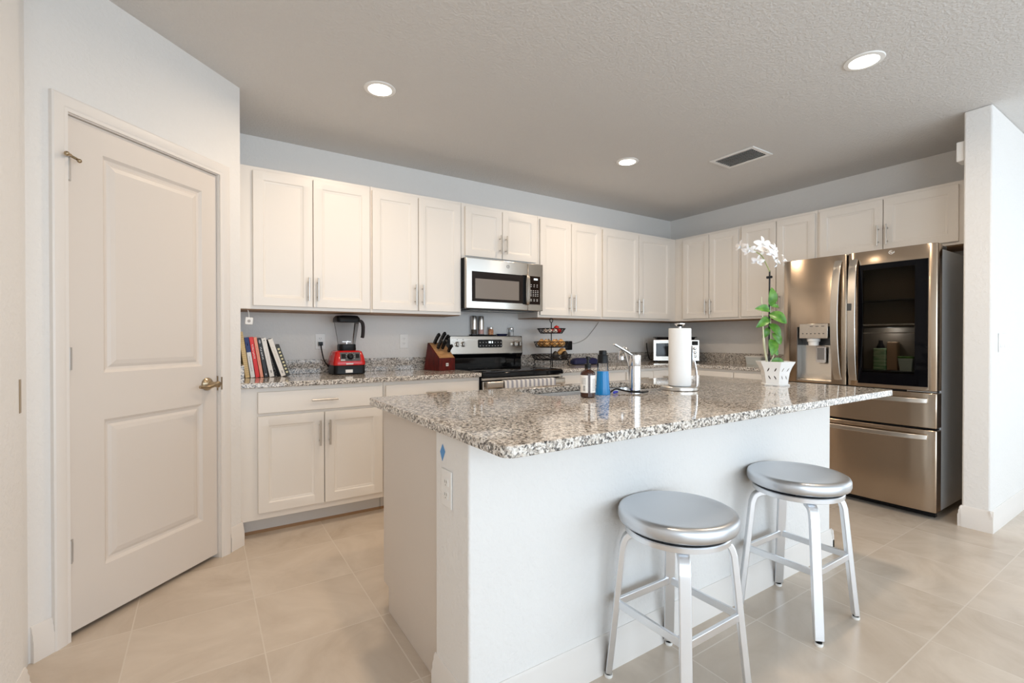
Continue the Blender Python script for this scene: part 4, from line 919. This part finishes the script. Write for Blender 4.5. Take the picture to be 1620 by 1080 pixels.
for x, s_, L, w_, lb in kl:
    k_ = thing('kitchen_knife', lb, 'knife', kpt(x, s_, 0.0019), KA, 'knives in the knife block')
    bm = BM(); P_ = [nb*h_ + sl*b_ for h_, b_ in ((0.0, 0), (0.012, 0))]; ribbon(bm, P_, 0.012, w_*1.3, (1, 0, 0)); obj('bolster', bm, 'chrome', k_, 0.001)
    bm = BM(); ribbon(bm, smooth_path([nb*0.0125, nb*(L*0.45) + sl*0.003, nb*(L*0.8) + sl*0.001, nb*L - sl*0.006], 4), 0.019, w_*1.9, (1, 0, 0)); hd = obj('handle', bm, 'black', k_, 0.004, 3)
    bm = BM()
    for h_ in (0.3, 0.55, 0.8): sphere(bm, tuple(nb*(L*h_) + sl*0.002 - Vector((0.0093, 0, 0))), 0.0022, 0.4, 1, 1, 8, 6)
    obj('rivets', bm, 'chrome', hd)

# ------------------------------------------------------------------ on the range back
ZT = 1.1952
tr = thing('spice_tray', 'low dark tray on the range back holding the grinders', 'tray', (2.115, 3.724, ZT + 0.0008))
bm = BM(); bridge(bm, [[(x, y, z) for x, y in rrect(-a, -b_, a, b_, 0.012)] for a, b_, z in ((0.128, 0.024, 0), (0.134, 0.027, 0.010), (0.132, 0.0255, 0.010), (0.127, 0.0235, 0.003))]); obj('tray', bm, 'black', tr)
M['peppercorn'] = tone(mat('peppercorns', (0.05, 0.04, 0.03), 0.5), (0.02, 0.015, 0.01), (0.12, 0.09, 0.06), 160)
M['pinksalt'] = tone(mat('pink_salt', (0.6, 0.32, 0.28), 0.5), (0.50, 0.25, 0.22), (0.75, 0.50, 0.45), 160)
for x, nm, m_, lb in ((2.022, 'pepper_mill', 'peppercorn', 'steel grinder with dark peppercorns, left of the pair on the range'), (2.094, 'salt_mill', 'pinksalt', 'steel grinder with pink salt, right of the pair on the range')):
    g = thing(nm, lb, 'grinder', (x, 3.724, ZT + 0.0043), 0)
    bm = BM(); lathe(bm, [(0.0225, 0), (0.0255, 0.004), (0.0255, 0.012)], 28); obj('foot', bm, 'clear', g)
    bm = BM(); lathe(bm, [(0.0248, 0.0125), (0.0248, 0.052)], 28); obj('filling', bm, m_, g)
    bm = BM(); lathe(bm, [(0.0262, 0.0525), (0.0262, 0.13), (0.0235, 0.168), (0.021, 0.173)], 32); obj('top_cap', bm, 'nickel', g)
M['spice'] = tone(mat('red_spice', (0.5, 0.15, 0.05), 0.6), (0.45, 0.10, 0.03), (0.75, 0.45, 0.25), 90)
j = thing('spice_jar', 'small glass jar of reddish spice on the range back', 'jar', (2.196, 3.724, ZT + 0.0043))
bm = BM(); lathe(bm, [(0.0225, 0), (0.0235, 0.006), (0.0235, 0.046), (0.018, 0.058)], 24); obj('filling', bm, 'spice', j)
bm = BM(); lathe(bm, [(0.021, 0.0585), (0.021, 0.072), (0.019, 0.074)], 24); obj('lid', bm, 'nickel', j)
M['spoonblue'] = mat('dark_navy_glaze', (0.012, 0.014, 0.05), 0.15)
bm = BM(); bridge(bm, [[(2.312 + a*math.cos(2*math.pi*i/28) + (0.0 if math.cos(2*math.pi*i/28) < 0 else 0.012*math.cos(2*math.pi*i/28)), 3.727 + b_*math.sin(2*math.pi*i/28), ZT + 0.0008 + z) for i in range(28)] for a, b_, z in ((0.042, 0.018, 0), (0.055, 0.024, 0.018), (0.053, 0.0225, 0.018), (0.04, 0.015, 0.006))])
tag(obj('spoon_rest', bm, 'spoonblue'), 'dark navy spoon rest on the range back between the jars', 'spoon rest')
j = thing('glass_jar', 'small clear salt jar alone at the right of the range back', 'jar', (2.418, 3.728, ZT + 0.0008))
M['salt'] = mat('salt_white', (0.75, 0.74, 0.72), 0.7)
bm = BM(); lathe(bm, [(0.0225, 0.002), (0.0225, 0.034)], 24); obj('filling', bm, 'salt', j)
bm = BM(); lathe(bm, [(0.0245, 0.0), (0.0245, 0.060)], 24, cap1=False); obj('glass', bm, 'clear', j)
bm = BM(); lathe(bm, [(0.0245, 0.0605), (0.0245, 0.072), (0.022, 0.075)], 24); obj('lid', bm, 'nickel', j)

# ------------------------------------------------------------------ fruit stand
FS = (2.682, 3.455)
fs = thing('fruit_stand', 'three-tier black wire fruit stand on the back counter', 'fruit stand', (FS[0], FS[1], CT), R(10))
def wire_basket(zr, rr, rb, h):
    bm = BM(); n = 28
    for r_, z, th in ((rr, zr, 0.0035), (rb, zr - h, 0.003), (rb*0.55, zr - h, 0.002)):
        tube(bm, [(r_*math.cos(2*math.pi*i/n), r_*math.sin(2*math.pi*i/n), z) for i in range(n)], th, 6, True)
    m_ = 20
    for i in range(m_):
        for sg in (1, -1):
            a0 = 2*math.pi*i/m_; a1 = a0 + sg*2*math.pi*1.5/m_; am = (a0 + a1)/2; rm = (rr + rb)/2
            tube(bm, [(rb*math.cos(a0), rb*math.sin(a0), zr - h), (rm*math.cos(am), rm*math.sin(am), zr - h/2), (rr*math.cos(a1), rr*math.sin(a1), zr)], 0.0021, 5)
    for i in range(8):
        a0 = 2*math.pi*i/8; tube(bm, [(0.004*math.cos(a0), 0.004*math.sin(a0), zr - h), (rb*math.cos(a0), rb*math.sin(a0), zr - h)], 0.0016, 5)
    obj('basket', bm, 'black', fs)
wire_basket(0.110, 0.184, 0.160, 0.045); wire_basket(0.228, 0.160, 0.140, 0.050); wire_basket(0.348, 0.130, 0.100, 0.042)
bm = BM(); tube(bm, [(0, 0, 0.062), (0, 0, 0.405)], 0.0045, 8); obj('post', bm, 'black', fs)
bm = BM(); tube(bm, [(0.020*math.cos(2*math.pi*i/20), 0, 0.424 + 0.020*math.sin(2*math.pi*i/20)) for i in range(20)], 0.0035, 6, True); obj('ring_handle', bm, 'black', fs)
for k in range(4):
    a = R(45 + 90*k); c_, s_ = math.cos(a), math.sin(a)
    bm = BM(); tube(bm, smooth_path([(0.150*c_, 0.150*s_, 0.064), (0.158*c_, 0.158*s_, 0.04), (0.150*c_, 0.150*s_, 0.02), (0.172*c_, 0.172*s_, 0.0048)], 4), 0.0046, 6); obj('leg', bm, 'black', fs)
def fpos(x, y, z): a = R(10); return (FS[0] + x*math.cos(a) - y*math.sin(a), FS[1] + x*math.sin(a) + y*math.cos(a), CT + z)
M['garlic'] = tone(mat('garlic_skin', (0.75, 0.70, 0.66), 0.6), (0.62, 0.52, 0.50), (0.82, 0.78, 0.74), 40, 3, (4, 4, 0.5))
M['tomato'] = mat('tomato_red', (0.55, 0.02, 0.02), 0.15)
M['onion'] = tone(mat('onion_skin', (0.70, 0.36, 0.10), 0.3), (0.55, 0.22, 0.05), (0.82, 0.52, 0.20), 20, 4, (5, 5, 0.6))
M['avocado'] = bump(mat('dark_avocado', (0.028, 0.022, 0.016), 0.4), 90, 0.5, 0.002)
M['squash'] = tone(mat('squash_tan', (0.72, 0.38, 0.11), 0.35), (0.62, 0.30, 0.08), (0.78, 0.46, 0.17), 8)
def produce(name, prof, m_, label, cat, loc, group, extra=None, rz=0):
    t = thing(name, label, cat, fpos(*loc), rz, group)
    bm = BM(); lathe(bm, prof, 20); obj('flesh' if name == 'tomato' else 'bulb' if name in ('garlic_bulb', 'onion') else 'skin', bm, m_, t, ang=80)
    if extra: 
        bm = BM(); lathe(bm, extra[0], 8); obj('stem', bm, extra[1], t)
    return t
def ball(r, sq_=0.9, n=10): return [(max(0.0015, r*math.sin(math.pi*i/n)), r*sq_*(1 - math.cos(math.pi*i/n))) for i in range(n + 1)]
for x, y in ((-0.062, -0.038), (-0.018, -0.062), (-0.055, 0.022)):
    produce('garlic_bulb', [(0.008, 0), (0.019, 0.005), (0.023, 0.015), (0.017, 0.027), (0.006, 0.034), (0.004, 0.042)], 'garlic', 'white garlic bulb on the left of the top wire basket', 'garlic', (x, y, 0.3085), 'garlic in the top basket')
tm = ball(0.026, 0.88)
produce('tomato', tm, 'tomato', 'red tomato low at the right of the top wire basket', 'tomato', (0.052, -0.045, 0.3085), None, ([(0.004, 0.045), (0.002, 0.052)], 'stem'))
produce('tomato', tm, 'tomato', 'red tomato peeking highest over the right rim of the top basket', 'tomato', (0.072, 0.0, 0.332), None, ([(0.004, 0.045), (0.002, 0.052)], 'stem'))
produce('tomato', tm, 'tomato', 'dark tomato at the centre post of the top wire basket', 'tomato', (0.034, 0.030, 0.3085), None, ([(0.004, 0.045), (0.002, 0.052)], 'stem'))
on = [(0.004, 0), (0.020, 0.004), (0.034, 0.018), (0.0365, 0.033), (0.029, 0.050), (0.011, 0.062), (0.004, 0.071)]
for i in range(8):
    a = R(45*i + 12); produce('onion', on, 'onion', 'golden onion heaped in the middle wire basket', 'onion', (0.096*math.cos(a), 0.096*math.sin(a), 0.182), 'onions in the middle basket')
sqt = thing('butternut_squash', 'tan orange squash leaning in the bottom wire basket', 'squash', fpos(0.075, -0.035, 0.0885), R(10)); sqt.rotation_euler = (0, R(66), R(8))
bm = BM(); lathe(bm, [(0.004, -0.07), (0.022, -0.068), (0.033, -0.052), (0.036, -0.034), (0.030, -0.010), (0.021, 0.012), (0.0205, 0.05), (0.019, 0.075), (0.010, 0.082)], 24); obj('skin', bm, 'squash', sqt, ang=80)
bm = BM(); lathe(bm, [(0.006, 0.0825), (0.004, 0.097)], 8); obj('stem', bm, 'stem', sqt); sqt.location = fpos(0.078, -0.034, 0.124); sqt.rotation_euler = (0, R(-107), R(10))
for x, y, lb in ((0.080, -0.092, 'dark avocado at the front right of the bottom wire basket'), (-0.05, -0.095, 'dark avocado at the front left of the bottom wire basket')):
    produce('avocado', [(0.004, 0), (0.022, 0.004), (0.034, 0.022), (0.033, 0.04), (0.022, 0.062), (0.010, 0.074), (0.004, 0.077)], 'avocado', lb, 'avocado', (x, y, 0.0685), None)

# wall adapter, its wire, pouch, hanging switch
ad = thing('power_adapter', 'black plug-in power adapter on the wall behind the fruit stand', 'power adapter', (3.122, YW - 0.0005, 1.10))
boxo('housing', (-0.029, -0.045, -0.045, 0.029, -0.001, 0.045), 'black', ad, 0.004)
M['wire'] = mat('grey_wire', (0.42, 0.40, 0.38), 0.5)
bm = BM(); tube(bm, smooth_path([(0.0295, -0.012, 0.03), (0.106, -0.008, 0.022), (0.236, -0.008, 0.066), (0.325, -0.008, 0.14), (0.425, -0.010, 0.245)], 6), 0.003, 6); obj('wire', bm, 'wire', ad)
M['pouch'] = bump(mat('navy_cloth', (0.006, 0.008, 0.06), 0.6), 60, 0.3, 0.003)
bm = BM(); bridge(bm, [[(x, y, z) for x, y in rrect(-a, -b_, a, b_, min(a, b_)*0.6, 6)] for a, b_, z in ((0.13, 0.035, 0), (0.150, 0.05, 0.008), (0.146, 0.048, 0.040), (0.125, 0.034, 0.060), (0.09, 0.015, 0.066))])
tag(obj('cloth_pouch', bm, 'pouch', None, loc=(3.175, 3.555, CT + 0.0004), rot=(0, 0, R(-8)), ang=60), 'soft navy blue pouch lying on the counter behind the sink bottles', 'pouch')
hs = thing('hanging_switch', 'small square white switch dangling on a wire under the left cabinet', 'switch', (0.246, 3.46, 1.285))
boxo('switch_body', (-0.022, -0.006, -0.024, 0.022, 0.006, 0.022), 'white', hs, 0.003, rot=(0, R(4), 0))
bm = BM(); bridge(bm, [[(r_*math.cos(2*math.pi*i/20), y, -0.001 + r_*math.sin(2*math.pi*i/20)) for i in range(20)] for r_, y in ((0.009, -0.0063), (0.009, -0.0085), (0.006, -0.009))]); obj('button', bm, 'wire', hs)
bm = BM(); tube(bm, smooth_path([(0.0, 0, 0.0225), (-0.001, 0, 0.045), (-0.006, 0.004, 0.069)], 4), 0.0022, 6); obj('wire', bm, 'white', hs)

# toaster oven in the corner, turned to face the room
to = thing('toaster_oven', 'silver toaster oven across the far counter corner', 'toaster oven', (4.285, 3.325, CT + 0.0004), R(-45))
W2 = 0.238
boxo('body', (-W2, 0.012, 0.014, W2, 0.26, 0.243), 'steelb', to, 0.006)
boxo('front_frame', (-W2, 0.0, 0.014, W2, 0.0118, 0.243), 'steelb', to, 0.004)
boxo('door_glass', (-W2 + 0.028, -0.003, 0.062, 0.120, -0.0003, 0.205), 'blackglass', to, 0.002)
bm = BM(); tube(bm, [(-W2 + 0.03, -0.028, 0.216), (0.118, -0.028, 0.216)], 0.006, 10); tube(bm, [(-W2 + 0.05, -0.028, 0.216), (-W2 + 0.05, -0.0005, 0.216)], 0.004, 8); tube(bm, [(0.10, -0.028, 0.216), (0.10, -0.0005, 0.216)], 0.004, 8); obj('door_handle', bm, 'chrome', to)
boxo('display', (0.160, -0.002, 0.185, 0.222, -0.0003, 0.228), 'blackglass', to, 0.001)
for z in (0.150, 0.108, 0.066):
    bm = BM(); bridge(bm, [[(0.190 + r_*math.cos(2*math.pi*i/20), y, z + r_*math.sin(2*math.pi*i/20)) for i in range(20)] for r_, y in ((0.016, -0.0004), (0.016, -0.006), (0.013, -0.018), (0.011, -0.019))]); obj('knob', bm, 'chrome', to)
for x in (-W2 + 0.03, W2 - 0.03):
    for y in (0.03, 0.23):
        bm = BM(); lathe(bm, [(0.012, 0), (0.012, 0.0135)], 12, (x, y)); obj('foot', bm, 'black', to)
bm = BM(); tube(bm, smooth_path([(-0.165, 0.262, 0.10), (-0.185, 0.275, 0.03), (-0.215, 0.285, 0.012), (-0.262, 0.262, 0.03), (-0.286, 0.270, 0.15), (-0.289, 0.278, 0.205)], 5), 0.0045, 8); obj('power_cord', bm, 'black', to)
tp = thing('baking_tray', 'black baking tray lying on top of the toaster oven', 'baking tray', (4.285, 3.325, CT + 0.244), R(-45))
bm = BM(); bridge(bm, [[(x, y, z) for x, y in rrect(-a, 0.13 - b_, a, 0.13 + b_, 0.015)] for a, b_, z in ((0.19, 0.10, 0), (0.205, 0.115, 0.030), (0.200, 0.11, 0.030), (0.187, 0.097, 0.004))]); obj('pan', bm, 'black', tp)
bm = BM()
for sx in (-1, 1): tube(bm, smooth_path([(sx*0.206, 0.08, 0.027), (sx*0.226, 0.09, 0.027), (sx*0.226, 0.17, 0.027), (sx*0.206, 0.18, 0.027)], 4), 0.0035, 6)
obj('grips', bm, 'black', tp)
M['paleplastic'] = mat('pale_translucent_plastic', (0.62, 0.66, 0.65), 0.3)
pb = thing('storage_box', 'pale translucent storage box on the counter beside the refrigerator', 'box', (4.585, 2.60, CT + 0.0004))
bm = BM(); bridge(bm, [[(x, y, z) for x, y in rrect(-a, -b_, a, b_, 0.012)] for a, b_, z in ((0.07, 0.075, 0), (0.078, 0.083, 0.072))]); obj('tub', bm, 'paleplastic', pb)
bm = BM(); prism(bm, rrect(-0.082, -0.087, 0.082, 0.087, 0.014), 0.0725, 0.084); obj('lid', bm, 'white', pb, 0.002)
